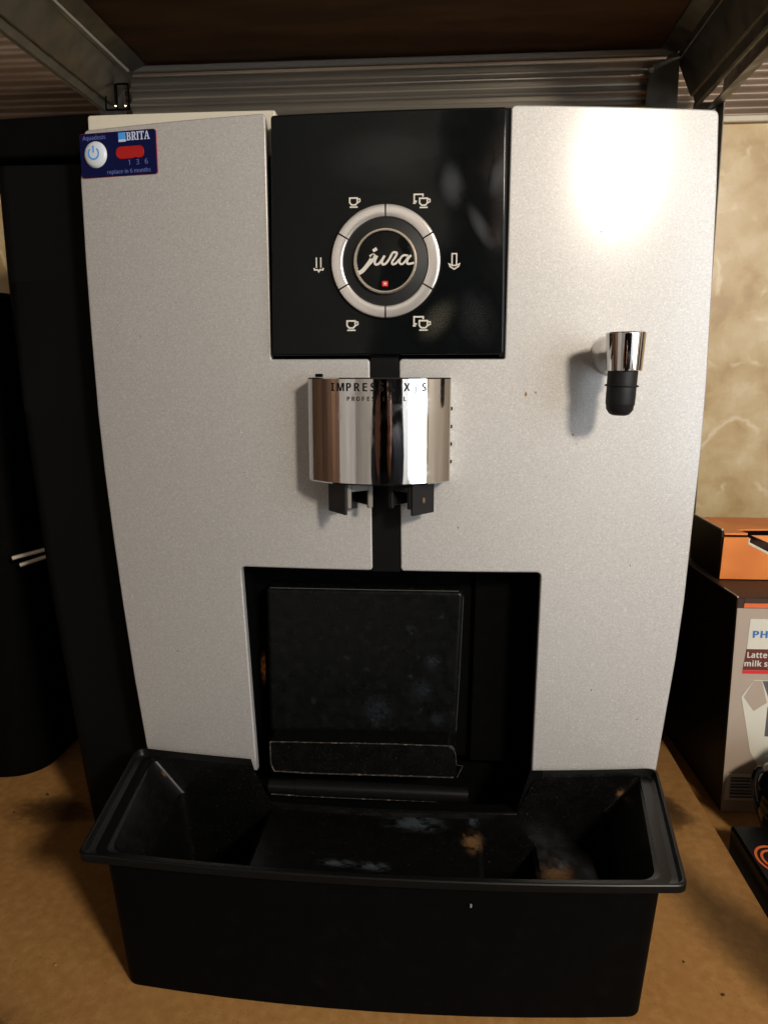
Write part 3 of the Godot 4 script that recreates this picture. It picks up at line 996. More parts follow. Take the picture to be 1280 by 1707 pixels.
func control_panel(t: Node3D) -> void:
	var st := begin()
	plate(st, rounded([[-0.0752, 0.3888, 0.0025], [0.0726, 0.3895, 0.0025], [0.0708, 0.5348, 0.002], [-0.0730, 0.5336, 0.002]]), 0.012, 0.0014, bow_plus, 0.008)
	var c := part("control_panel", st, M.gloss, t)
	# bezel line along the lower and right edges
	var ctr := Vector2(-0.0018, 0.4460)
	var zc := bow_plus(ctr.x)
	var at := Transform3D(Basis(), Vector3(ctr.x, ctr.y, zc))
	# black base ring under the buttons
	st = begin()
	var xf := Transform3D(Basis(Vector3.RIGHT, PI / 2), Vector3.ZERO)
	lathe(st, [[0.0, 0.0016], [0.0258, 0.0016], [0.0264, 0.0012], [0.0264, -0.001]], 64, xf)
	part("dial_face", st, M.grey_black, c, at)
	st = begin()
	lathe(st, [[0.0340, 0.0014], [0.0345, 0.0012], [0.0352, -0.001]], 72, xf)
	part("dial_rim", st, M.dark_print, c, at)
	for k in 6:
		st = begin()
		var a0 := deg_to_rad(60.0 * k + 0.9)
		var a1 := deg_to_rad(60.0 * k + 59.1)
		lathe(st, [[0.0267, -0.001], [0.0267, 0.0019], [0.0270, 0.00235], [0.0277, 0.0026], [0.0290, 0.0027], [0.0303, 0.00273], [0.0316, 0.0027], [0.0329, 0.0026], [0.0336, 0.00235], [0.0339, 0.0019], [0.0339, -0.001]].map(func(q): return [q[0], q[1]]), 16, xf * Transform3D(Basis(), Vector3.ZERO), a0, a1)
		for aa in [a0, a1]:
			var rd := Vector3(sin(aa), 0, cos(aa))
			var q: Array = [rd * 0.0267 + Vector3.UP * 0.0, rd * 0.0267 + Vector3.UP * 0.0019, rd * 0.0303 + Vector3.UP * 0.00273, rd * 0.0339 + Vector3.UP * 0.0019, rd * 0.0339]
			for u in 5:
				q[u] = xf * q[u]
			var n := (xf.basis * (Vector3(cos(aa), 0, -sin(aa)) * (1.0 if aa == a1 else -1.0))).normalized()
			for u in [1, 2, 3]:
				tri(st, q[0], q[u], q[u + 1], n, n, n)
		part("dial_button", st, M.button_silver, c, at)
	# domed badge
	st = begin()
	lathe(st, [[0.0176, 0.0015], [0.0176, 0.0040], [0.0180, 0.0045], [0.0187, 0.0046], [0.0193, 0.0045], [0.0197, 0.0040], [0.0198, 0.0015]], 64, xf)
	part("badge_ring", st, mat(lin(0.93, 0.84, 0.70), 0.24, 1.0), c, at)
	st = begin()
	lathe(st, [[0.0, 0.0046], [0.005, 0.00452], [0.010, 0.0043], [0.014, 0.0040], [0.0177, 0.0034]], 48, xf)
	part("badge", st, M.gloss, c, at)
	st = begin()
	var k := 0.0196 / 410.0
	var conv := func(pts: Array) -> Array:
		var out := []
		for p in pts:
			out.append(Vector2((p[0] - 650.0) * k, (450.0 - p[1]) * k))
		return out
	var z := 0.0
	for s in [
		[[[455, 402], [500, 386], [462, 446], [400, 526], [348, 578], [303, 600]], 44.0],
		[[[400, 540], [462, 484], [515, 432], [545, 390]], 15.0],
		[[[548, 386], [518, 448], [524, 492], [566, 486], [608, 440], [642, 388]], 25.0],
		[[[645, 386], [612, 448], [618, 492], [658, 484], [704, 428], [738, 366]], 25.0],
		[[[738, 362], [765, 346], [802, 358], [778, 410], [742, 462], [748, 494], [792, 480], [836, 432]], 24.0],
		[[[948, 390], [888, 386], [846, 428], [838, 478], [874, 492], [924, 440], [958, 390]], 22.0],
		[[[985, 384], [940, 440], [936, 486], [972, 490], [1022, 478]], 24.0],
		[[[492, 326], [520, 312], [544, 298]], 34.0],
	]:
		stroke(st, smooth_path(conv.call(s[0])), s[1] * k * 1.15, 0.00025 + z)
		z += 0.00003
	part("script_lettering", st, M.print, c, at * Transform3D(Basis(), Vector3(0, 0, 0.0045)))
	st = begin()
	cbox(st, Vector3(-0.0019, -0.0152, 0.0040), Vector3(0.0017, -0.0120, 0.0044), 0.0002)
	var led := mat(lin(0.8, 0.03, 0.03), 0.4)
	part("red_badge", st, led, c, at)
	st = begin()
	cbox(st, Vector3(-0.0003, -0.0146, 0.00442), Vector3(0.0003, -0.0126, 0.00448), 0.00005)
	cbox(st, Vector3(-0.0010, -0.0139, 0.00451), Vector3(0.0010, -0.0133, 0.00457), 0.00005)
	part("white_cross", st, M.print, c, at)
	# drink symbols
	var cup := func(s: SurfaceTool, o: Vector2, sc: float, z0: float) -> void:
		stroke(s, [o + Vector2(-2.2, 1.9) * sc, o + Vector2(-2.2, -0.4) * sc, o + Vector2(-1.2, -1.5) * sc, o + Vector2(0.9, -1.5) * sc, o + Vector2(1.8, -0.4) * sc, o + Vector2(1.8, 1.9) * sc], 0.75 * sc, z0, true)
		stroke(s, [o + Vector2(1.9, 1.4) * sc, o + Vector2(3.1, 1.4) * sc, o + Vector2(3.2, 0.2) * sc, o + Vector2(1.9, -0.5) * sc], 0.6 * sc, z0 + 0.00004)
		stroke(s, [o + Vector2(-2.2, -2.6) * sc, o + Vector2(2.0, -2.6) * sc], 0.7 * sc, z0)
	var spots := [[-0.0215, 0.4818, 0], [0.0200, 0.4815, 1], [-0.0235, 0.4079, 2], [0.0206, 0.4084, 3]]
	for q in spots:
		st = begin()
		var sc: float = 0.00118 if q[2] < 2 else 0.00128
		if q[2] % 2 == 1:
			stroke(st, [Vector2(-0.9, -1.2) * sc + Vector2(-0.0016, 0.0014), Vector2(-2.3, -1.2) * sc + Vector2(-0.0016, 0.0014), Vector2(-2.3, 2.2) * sc + Vector2(-0.0016, 0.0014), Vector2(2.2, 2.2) * sc + Vector2(-0.0016, 0.0014), Vector2(2.2, 1.0) * sc + Vector2(-0.0016, 0.0014)], 0.75 * sc, 0.0002)
			stroke(st, [Vector2(-2.9, -2.1) * sc + Vector2(-0.0016, 0.0014), Vector2(-1.4, -2.1) * sc + Vector2(-0.0016, 0.0014)], 0.7 * sc, 0.00026)
			cup.call(st, Vector2(0.0016, -0.0006), sc, 0.0003)
		else:
			cup.call(st, Vector2.ZERO, sc, 0.0002)
		part("cup_symbol", st, M.print, c, Transform3D(Basis(), Vector3(q[0], q[1], bow_plus(q[0]) - 0.00002)))
	st = begin()
	stroke(st, [Vector2(-0.0014, 0.0042), Vector2(-0.0014, -0.002)], 0.0008, 0.0002)
	stroke(st, [Vector2(0.0014, 0.0042), Vector2(0.0014, -0.002)], 0.0008, 0.0002)
	stroke(st, [Vector2(-0.003, -0.0022), Vector2(-0.0026, -0.0034), Vector2(-0.0008, -0.0032), Vector2(0.0, -0.0044), Vector2(0.0008, -0.0032), Vector2(0.0026, -0.0034), Vector2(0.003, -0.0022)], 0.0009, 0.00026)
	part("water_symbol", st, M.print, c, Transform3D(Basis(), Vector3(-0.0441, 0.4451, bow_plus(-0.0441) - 0.0001)))
	st = begin()
	stroke(st, [Vector2(-0.0014, -0.0024), Vector2(-0.0014, 0.0046), Vector2(0.0014, 0.0046), Vector2(0.0014, -0.0024)], 0.0008, 0.0002)
	stroke(st, [Vector2(-0.0033, -0.0014), Vector2(-0.0026, -0.003), Vector2(0.0, -0.0046), Vector2(0.0026, -0.003), Vector2(0.0033, -0.0014), Vector2(0.0012, -0.0024), Vector2(-0.0012, -0.0024)], 0.0008, 0.00026, true)
	part("water_symbol", st, M.print, c, Transform3D(Basis(), Vector3(0.0407, 0.4459, bow_plus(0.0407) - 0.0001)))
	# greasy finger marks, and a yellowish streak at lower right painting a reflection
	var gr := film(Color(0.5, 0.52, 0.52), 160, 5, 0.02, 0.25, 0.05)
	var gr2 := film(Color(0.55, 0.57, 0.58), 160, 9, 0.014, 0.22, 0.13)
	var gr3 := film(Color(0.62, 0.60, 0.52), 160, 14, 0.012, 0.2, 0.10)
	for q in [[0.0385, 0.4905, 0.0095, 0.0175, gr2, 8.0], [0.0665, 0.4955, 0.0058, 0.0145, gr2, -12.0], [0.0565, 0.466, 0.006, 0.019, gr2, 30.0], [0.0305, 0.4105, 0.011, 0.02, gr3, -38.0], [0.055, 0.412, 0.016, 0.024, gr, 20.0], [0.0, 0.508, 0.05, 0.022, gr, 4.0]]:
		var dz: float = -2.0 * BOW * q[0] / 0.04
		var turned := Basis(Vector3.BACK, deg_to_rad(q[5]))
		var tilt := Basis(Vector3.UP, -atan(dz)) * turned
		sheet("finger_mark_or_glint", q[4], c, Vector3(q[0], q[1], bow_plus(q[0]) + 0.0004), tilt.x * q[2], tilt.y * q[3])

func spout(t: Node3D) -> void:
	var cx := -0.0049
	var hw := 0.0448
	var y0 := 0.3100
	var y1 := 0.3750
	var zb := 0.0150
	# chrome hood: sides run straight out of the front, then a round nose
	var sect := func(grow: float) -> Array:
		var o := []
		var flat_side := 0.019
		var half_ang := deg_to_rad(52.0)
		var big := hw / sin(half_ang)
		for k in 3:
			o.append([Vector2(-hw - grow, flat_side * k / 2.0), Vector2(-1, 0)])
		for k in 49:
			var a := lerpf(-half_ang, half_ang, k / 48.0)
			o.append([Vector2(sin(a) * (big + grow), flat_side + 0.0002 + (cos(a) - cos(half_ang)) * (big + grow)), Vector2(sin(a), cos(a))])
		for k in 3:
			o.append([Vector2(hw + grow, flat_side * (2 - k) / 2.0), Vector2(1, 0)])
		return o
	var st := begin()
	var so: Array = sect.call(0.0)
	var ss: Array = sect.call(-0.0008)
	var si: Array = sect.call(-0.0020)
	var wall := func(a: Array, ya: float, b: Array, yb: float, up: float, inw := 1.0) -> void:
		for i in a.size() - 1:
			var p := [Vector3(a[i][0].x, ya, a[i][0].y), Vector3(a[i + 1][0].x, ya, a[i + 1][0].y), Vector3(b[i + 1][0].x, yb, b[i + 1][0].y), Vector3(b[i][0].x, yb, b[i][0].y)]
			var n := []
			for q in [a[i][1], a[i + 1][1]]:
				n.append((Vector3(q.x, 0, q.y) * inw * (1.0 - absf(up)) + Vector3.UP * up).normalized())
			tri(st, p[0], p[1], p[2], n[0], n[1], n[1])
			tri(st, p[0], p[2], p[3], n[0], n[1], n[0])
	wall.call(so, y0 + 0.0008, so, y1 - 0.0008, 0.0)
	wall.call(so, y1 - 0.0008, ss, y1, 0.5)
	wall.call(so, y0 + 0.0008, ss, y0, -0.5)
	wall.call(ss, y1, si, y1, 0.99)
	wall.call(ss, y0, si, y0, -0.99)
	wall.call(si, y0, si, y1, 0.0, -1.0)
	var s := part("spout_hood", st, M.chrome, t, Transform3D(Basis(), Vector3(cx, 0, zb)))
	# black inside: top and bottom plates
	st = begin()
	for yy in [y1 - 0.0012, y0 + 0.006]:
		st = begin()
		var poly := PackedVector2Array()
		for q in si:
			poly.append(Vector2(q[0].x, -q[0].y))
		var sp := begin()
		plate(sp, poly, 0.002, 0.0, flat_z, 1.0)
		st.append_from(sp.commit(), 0, Transform3D(Basis(Vector3.RIGHT, -PI / 2), Vector3(0, yy, 0)))
		part("spout_core", st, M.black_matt, s)
	st = begin()
	cbox(st, Vector3(-0.0415, y1 + 0.0003, 0.006), Vector3(-0.0372, y1 + 0.0024, 0.012), 0.0004)
	part("catch", st, M.black, s)
	for k in 4:
		st = begin()
		lathe(st, [[0.0, 0.0012], [0.0011, 0.0010], [0.0013, 0.0]], 10, Transform3D(Basis(Vector3.BACK, -PI / 2), Vector3(hw, 0.3553 - k * 0.0114, 0.003)))
		part("side_stud", st, M.dark_print, s)
	# engraved lettering that follows the nose
	var text := "IMPRESSA XjS"
	var step := 0.00505
	var wrap := func(txt: String, y: float, size: float, pitch: float, mid: float, m: Material) -> void:
		st = begin()
		var n := txt.length()
		for i in n:
			if txt[i] == " ":
				continue
			var x := (i - (n - 1) / 2.0) * pitch + mid
			var big := hw / sin(deg_to_rad(52.0))
			var a := asin(clampf(x / big, -1, 1))
			var pos := Vector3(x, y, 0.0192 + (cos(a) - cos(deg_to_rad(52.0))) * big)
			var nn := Vector3(sin(a), 0, cos(a))
			var tx := Vector3.UP.cross(nn).normalized()
			letters(st, txt[i], size * (0.8 if txt[i] == "j" else 1.0), Transform3D(Basis(tx, Vector3.UP, nn), pos + nn * 0.00008 - (Vector3(0, 0.0007, 0) if txt[i] == "j" else Vector3.ZERO)), true)
		part("lettering", st, m, s)
	wrap.call(text, 0.3693, 0.0049, step, 0.0008, M.dark_print)
	wrap.call("PROFESSIONAL", 0.3624, 0.0026, 0.0031, 0.0, M.dark_print)
	# two nozzles below: square channels turned on edge, open towards each other
	for k in 2:
		var sx := -1.0 if k == 0 else 1.0
		st = begin()
		var a := 0.0210
		var th := 0.0022
		var hh := 0.0215
		# local square with its corner to the front; open face towards the middle
		cbox(st, Vector3(-a / 2, -hh, -a / 2), Vector3(-a / 2 + th, 0, a / 2), 0.0005)
		cbox(st, Vector3(-a / 2 + th, -hh, -a / 2), Vector3(a / 2, 0, -a / 2 + th), 0.0005)
		var inner := begin()
		var whole := st
		st = inner
		cbox(st, Vector3(-a / 2 + th, -hh * 0.82, a / 2 - th), Vector3(-a / 2 + th + 0.003, 0, a / 2), 0.0004)
		cbox(st, Vector3(a / 2 - 0.0035, -hh * 0.86, a / 2 - th), Vector3(a / 2, 0, a / 2), 0.0004)
		cbox(st, Vector3(-a / 2 + th + 0.003, -0.0072, a / 2 - th), Vector3(a / 2 - 0.0035, 0, a / 2), 0.0004)
		st = whole
		cbox(st, Vector3(a / 2 - th, -hh * 0.8, -a / 2 + th), Vector3(a / 2, 0, a / 2 - th), 0.0004)
		cbox(st, Vector3(-a / 2 + th, -0.006, -a / 2 + th), Vector3(a / 2 - th, -0.001, a / 2 - th), 0.0004)
		var bs := Basis(Vector3.UP, deg_to_rad(38.0))
		if k == 1:
			bs = Basis(Vector3.UP, deg_to_rad(-38.0)) * Basis.from_scale(Vector3(-1, 1, 1))
		var where := Transform3D(bs, Vector3(sx * 0.0195 + 0.001, 0.3115, 0.019))
		part("nozzle", st, M.rubber, s, where)
		part("nozzle_opening", inner, mat(lin(0.17, 0.16, 0.13), 0.5) if k == 0 else M.grey_black, s, where)
	st = begin()
	lathe(st, [[0.0, 0.0006], [0.0011, 0.0005], [0.0013, 0.0]], 10, Transform3D(Basis(Vector3.RIGHT, PI / 2), Vector3.ZERO))
	part("coffee_stain", st, mat(lin(0.16, 0.09, 0.04), 0.6), s, Transform3D(Basis(Vector3.UP, deg_to_rad(52)).scaled_local(Vector3(1, 1.6, 1)), Vector3(0.0285, 0.2990, 0.0262)))

func recess(t: Node3D) -> void:
	# hollow below the spout: floor frame, back wall and its raised inner panel
	var st := begin()
	cbox(st, Vector3(-0.104, 0.09, -0.034), Vector3(0.103, 0.25, -0.030), 0.001)
	cbox(st, Vector3(-0.106, 0.09, -0.0295), Vector3(-0.1025, 0.252, 0.009), 0.0008)
	cbox(st, Vector3(0.1015, 0.09, -0.0295), Vector3(0.105, 0.252, 0.009), 0.0008)
	cbox(st, Vector3(-0.102, 0.2465, -0.0295), Vector3(0.101, 0.252, 0.0095), 0.0008)
	var r := part("recess", st, M.black, t)
	st = begin()
	plate(st, rounded([[-0.0925, 0.105, 0.0], [0.0478, 0.108, 0.004], [0.0515, 0.2255, 0.004], [-0.0925, 0.2250, 0.004]]), 0.02, 0.004, flat_z, 0.3)
	M.splash = M.dirty_black.duplicate()
	M.splash.albedo_color = Color(1, 1, 1)
	M.splash.albedo_texture = noise_tex(0.03, [lin(0.0032, 0.0036, 0.0033), lin(0.0045, 0.005, 0.0045), lin(0.008, 0.008, 0.0075), lin(0.035, 0.032, 0.028)], [0.0, 0.6, 0.82, 0.98], 512, 6, FastNoiseLite.TYPE_SIMPLEX_SMOOTH, 22)
	M.splash.metallic_specular = 0.3
	M.splash.roughness = 0.36
	part("splash_panel", st, M.splash, r, Transform3D(Basis(), Vector3(0, 0, -0.0125)))
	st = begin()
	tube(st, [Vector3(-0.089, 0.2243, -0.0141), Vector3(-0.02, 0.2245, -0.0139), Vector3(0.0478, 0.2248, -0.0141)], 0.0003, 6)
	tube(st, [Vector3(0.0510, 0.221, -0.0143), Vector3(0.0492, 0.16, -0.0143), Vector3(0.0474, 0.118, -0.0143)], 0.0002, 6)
	part("worn_or_glint_edge", st, mat(lin(0.075, 0.072, 0.064), 0.4), r)  # paler tubes paint a highlight along the top and right panel edges
	st = begin()
	plate(st, PackedVector2Array([Vector2(0.058, 0.09), Vector2(0.0995, 0.09), Vector2(0.0995, 0.243), Vector2(0.060, 0.243)]), 0.006, 0.001, flat_z, 0.3)
	part("side_panel", st, M.black, r, Transform3D(Basis(), Vector3(0, 0, -0.024)))
	# lower lip with bright scale along its edges
	st = begin()
	plate(st, rounded([[-0.0862, 0.0935, 0.001], [0.0474, 0.0950, 0.001], [0.0474, 0.1200, 0.006], [-0.0862, 0.1175, 0.001]]), 0.02, 0.001, flat_z, 0.3)
	var lip := part("grounds_door", st, M.dirty_black, r, Transform3D(Basis(), Vector3(0, 0, 0.0115)))
	var scale_mat := mat(Color.WHITE, 0.8)
	scale_mat.albedo_texture = noise_tex(0.05, [lin(0.01, 0.009, 0.008), lin(0.012, 0.010, 0.009), lin(0.05, 0.036, 0.025), lin(0.22, 0.17, 0.125)], [0.2, 0.5, 0.62, 0.88], 256, 4, FastNoiseLite.TYPE_SIMPLEX_SMOOTH, 41)
	tri_map(scale_mat, 14.0)
	M.limescale = scale_mat
	st = begin()
	var edge := [Vector3(-0.0855, 0.1172, 0.0002), Vector3(-0.04, 0.1182, 0.0002), Vector3(0.0, 0.1190, 0.0002), Vector3(0.0405, 0.1192, 0.0002), Vector3(0.0445, 0.1172, 0.0002), Vector3(0.0468, 0.1135, 0.0002), Vector3(0.0475, 0.105, 0.0002), Vector3(0.0520, 0.1045, 0.0002), Vector3(0.0482, 0.0955, 0.0002)]
	tube(st, edge, 0.00045, 6)
	tube(st, [Vector3(-0.0858, 0.1172, 0.0002), Vector3(-0.0856, 0.10, 0.0002), Vector3(-0.083, 0.0945, 0.0002), Vector3(-0.06, 0.0940, 0.0002), Vector3(-0.02, 0.0945, 0.0002), Vector3(0.02, 0.0950, 0.0002), Vector3(0.046, 0.0953, 0.0002)], 0.0006, 6)
	part("limescale", st, scale_mat, lip)
	# stains
	var brown := film(Color(0.55, 0.34, 0.16), 160, 31, 0.04, 0.48, 0.8)
	var pale := film(Color(0.5, 0.55, 0.62), 160, 32, 0.05, 0.42, 0.05)
	sheet("coffee_stain", brown, r, Vector3(-0.0968, 0.160, -0.02), Vector3(0.004, 0, 0.002), Vector3(0, 0.017, 0))
	for q in [[0.0125, 0.197, 0.004], [0.0145, 0.193, 0.0025], [0.036, 0.206, 0.003], [-0.058, 0.139, 0.004], [0.022, 0.150, 0.013], [-0.01, 0.133, 0.018], [0.034, 0.128, 0.008], [0.03, 0.172, 0.010]]:
		sheet("water_mark", pale, r, Vector3(q[0], q[1], -0.0122), Vector3(q[2], 0, 0), Vector3(0, q[2], 0))

func steam_nozzle(t: Node3D) -> void:
	var st := begin()
	var at := Vector3(0.1420, 0.0, 0.0445)
	var xfz := Transform3D(Basis(Vector3.RIGHT, PI / 2), Vector3(0.1405, 0.3895, 0.0075))
	lathe(st, [[0.0125, -0.002], [0.0125, 0.003], [0.0118, 0.006], [0.0098, 0.010], [0.0085, 0.0125], [0.0082, 0.030]], 40, xfz)
	var n := part("steam_nozzle", st, M.chrome, t)
	st = begin()
	lathe(st, [[0.0, 0.4002], [0.0090, 0.4002], [0.0105, 0.4006], [0.0114, 0.4012], [0.0117, 0.4006], [0.0117, 0.4000], [0.0105, 0.3800], [0.0103, 0.3790], [0.0096, 0.3788], [0.0, 0.3788]].map(func(q): return q), 48, Transform3D(Basis(), at))
	part("nozzle_cap", st, M.chrome, n)
	st = begin()
	for a in [0.55, 0.72]:
		var d := Vector3(sin(a), 0, cos(a))
		tube(st, [at + d * 0.01172 + Vector3(0, 0.4004, 0), at + d * 0.01055 + Vector3(0, 0.3795, 0)], 0.00028, 6)
	part("cap_seam", st, M.dark_print, n)
	st = begin()
	var t2 := Transform3D(Basis(Vector3.BACK, deg_to_rad(-2.0)), Vector3(at.x - 0.0008, 0.3788, at.z))
	lathe(st, [[0.0088, 0.001], [0.0086, -0.0125], [0.0087, -0.0126], [0.0085, -0.019], [0.0083, -0.0200], [0.0081, -0.0203], [0.0079, -0.0225], [0.0060, -0.0252], [0.0052, -0.0256], [0.0036, -0.0262], [0.0, -0.0262]].map(func(q): return q), 40, t2)
	part("rubber_tip", st, M.rubber, n)
	st = begin()
	lathe(st, [[0.0086, -0.0078], [0.0098, -0.0081], [0.0099, -0.0086], [0.0097, -0.0090], [0.0086, -0.0092]], 40, t2)
	part("tip_ring", st, M.rubber, n)

func sticker(t: Node3D) -> void:
	var dz := 2.0 * BOW * 0.177 / 0.04
	var at := Transform3D(Basis(Vector3.UP, -atan(dz)), Vector3(-0.1768, 0.5176, bow(-0.1772) + 0.0012))
	var st := begin()
	plate(st, rounded([[-0.0273, -0.0134, 0.002], [0.0273, -0.0134, 0.002], [0.0273, 0.0134, 0.002], [-0.0273, 0.0134, 0.002]]), 0.0012, 0.0003, flat_z, 1.0)
	var s := part("filter_sticker", st, M.navy, t, at)
	st = begin()
	plate(st, rounded([[-0.0277, -0.0137, 0.002], [0.0275, -0.0136, 0.002], [0.0275, 0.0136, 0.002], [-0.0277, 0.0137, 0.002]]), 0.0006, 0.0, flat_z, 1.0)
	part("backing", st, M.red_gel, s, Transform3D(Basis(), Vector3(0, 0, -0.0008)))
	var face := Transform3D(Basis(), Vector3(0, 0, 0.0001))
	st = begin()
	lathe(st, [[0.0, 0.0022], [0.004, 0.0021], [0.0066, 0.0016], [0.0078, 0.0008], [0.0082, 0.0]], 32, Transform3D(Basis(Vector3.RIGHT, PI / 2), Vector3(-0.0158, 0.0002, 0)))
	part("button", st, M.button_white, s, face)
	st = begin()
	var arc := []
	for k in 21:
		var a := deg_to_rad(90.0 + 42.0 + k * (360.0 - 84.0) / 20.0)
		arc.append(Vector2(cos(a), sin(a)) * 0.0036)
	stroke(st, arc, 0.0010, 0.0003)
	stroke(st, [Vector2(0, 0.0046), Vector2(0, 0.0004)], 0.0010, 0.00034)
	part("power_symbol", st, M.sky_blue, s, Transform3D(Basis(), Vector3(-0.0160, 0.0006, 0.0021)))
	st = begin()
	letters(st, "Aquadosis", 0.0026, Transform3D(Basis(), Vector3(-0.0163, 0.0106, 0.0002)))
	letters(st, "1   3   6", 0.0032, Transform3D(Basis(), Vector3(0.0142, -0.0059, 0.0002)))
	letters(st, "replace in 6 months", 0.0025, Transform3D(Basis(), Vector3(0.0075, -0.0110, 0.0002)), false, false, 0.031)
	for k in 9:
		stroke(st, [Vector2(-0.0042, -0.0085 + k * 0.0021), Vector2(-0.0030, -0.0085 + k * 0.0021)], 0.0007, 0.0002)
	part("small_print", st, mat(lin(0.10, 0.13, 0.36), 0.5), s)
	st = begin()
	letters(st, "BRITA", 0.0050, Transform3D(Basis(), Vector3(0.0151, 0.0098, 0.0002)), true, true, 0.0165)
	part("lettering", st, M.pale_blue, s)
	st = begin()
	cbox(st, Vector3(0.0012, 0.0068, 0.00005), Vector3(0.0064, 0.0084, 0.0003), 0.0001)
	part("logo_base", st, M.pale_blue, s)
	st = begin()
	cbox(st, Vector3(0.0012, 0.0085, 0.00005), Vector3(0.0064, 0.0125, 0.0003), 0.0001)
	part("logo_mark", st, M.sky_blue, s)
	st = begin()
	plate(st, rounded([[-0.001, -0.0035, 0.0035], [0.0115, -0.0035, 0.003], [0.0128, -0.0026, 0.002], [0.0145, -0.0035, 0.002], [0.019, -0.0032, 0.003], [0.019, 0.0040, 0.003], [0.015, 0.0040, 0.002], [-0.001, 0.0040, 0.0035]]), 0.0004, 0.0001, flat_z, 1.0)
	part("red_window", st, M.red_gel, s, Transform3D(Basis(), Vector3(0, 0, 0.0005)))

func tray_ring(y: float, xb: float, xf: float, zb: float, zf: float, bulge: float, rb := 0.008, rf := 0.012) -> PackedVector3Array:
	var pts := rounded([[-xb, zb, rb], [xb, zb, rb], [xf, zf, rf], [-xf, zf, rf]], 5)
	var out := PackedVector3Array()
	# fixed count: subdivide every edge evenly
	for i in pts.size():
		var a := pts[i]
		var b := pts[(i + 1) % pts.size()]
		var k := 40 if i == 5 else 10 if (i % 6) == 5 else 1
		for j in k:
			var p := a.lerp(b, float(j) / k)
			var f := clampf((p.y - zb) / (zf - zb), 0, 1)
			p.y += bulge * (1.0 - (p.x / xf) * (p.x / xf)) * f + 0.0145 * (1.0 - (p.x / xb) * (p.x / xb)) * (1.0 - f)
			var yy := y
			if f < 0.4 and p.x > -0.0965 and p.x < 0.0985 and y > 0.07:
				yy = 0.07 + (y - 0.07) * 0.12
			out.append(Vector3(p.x, yy, p.y))
	return out

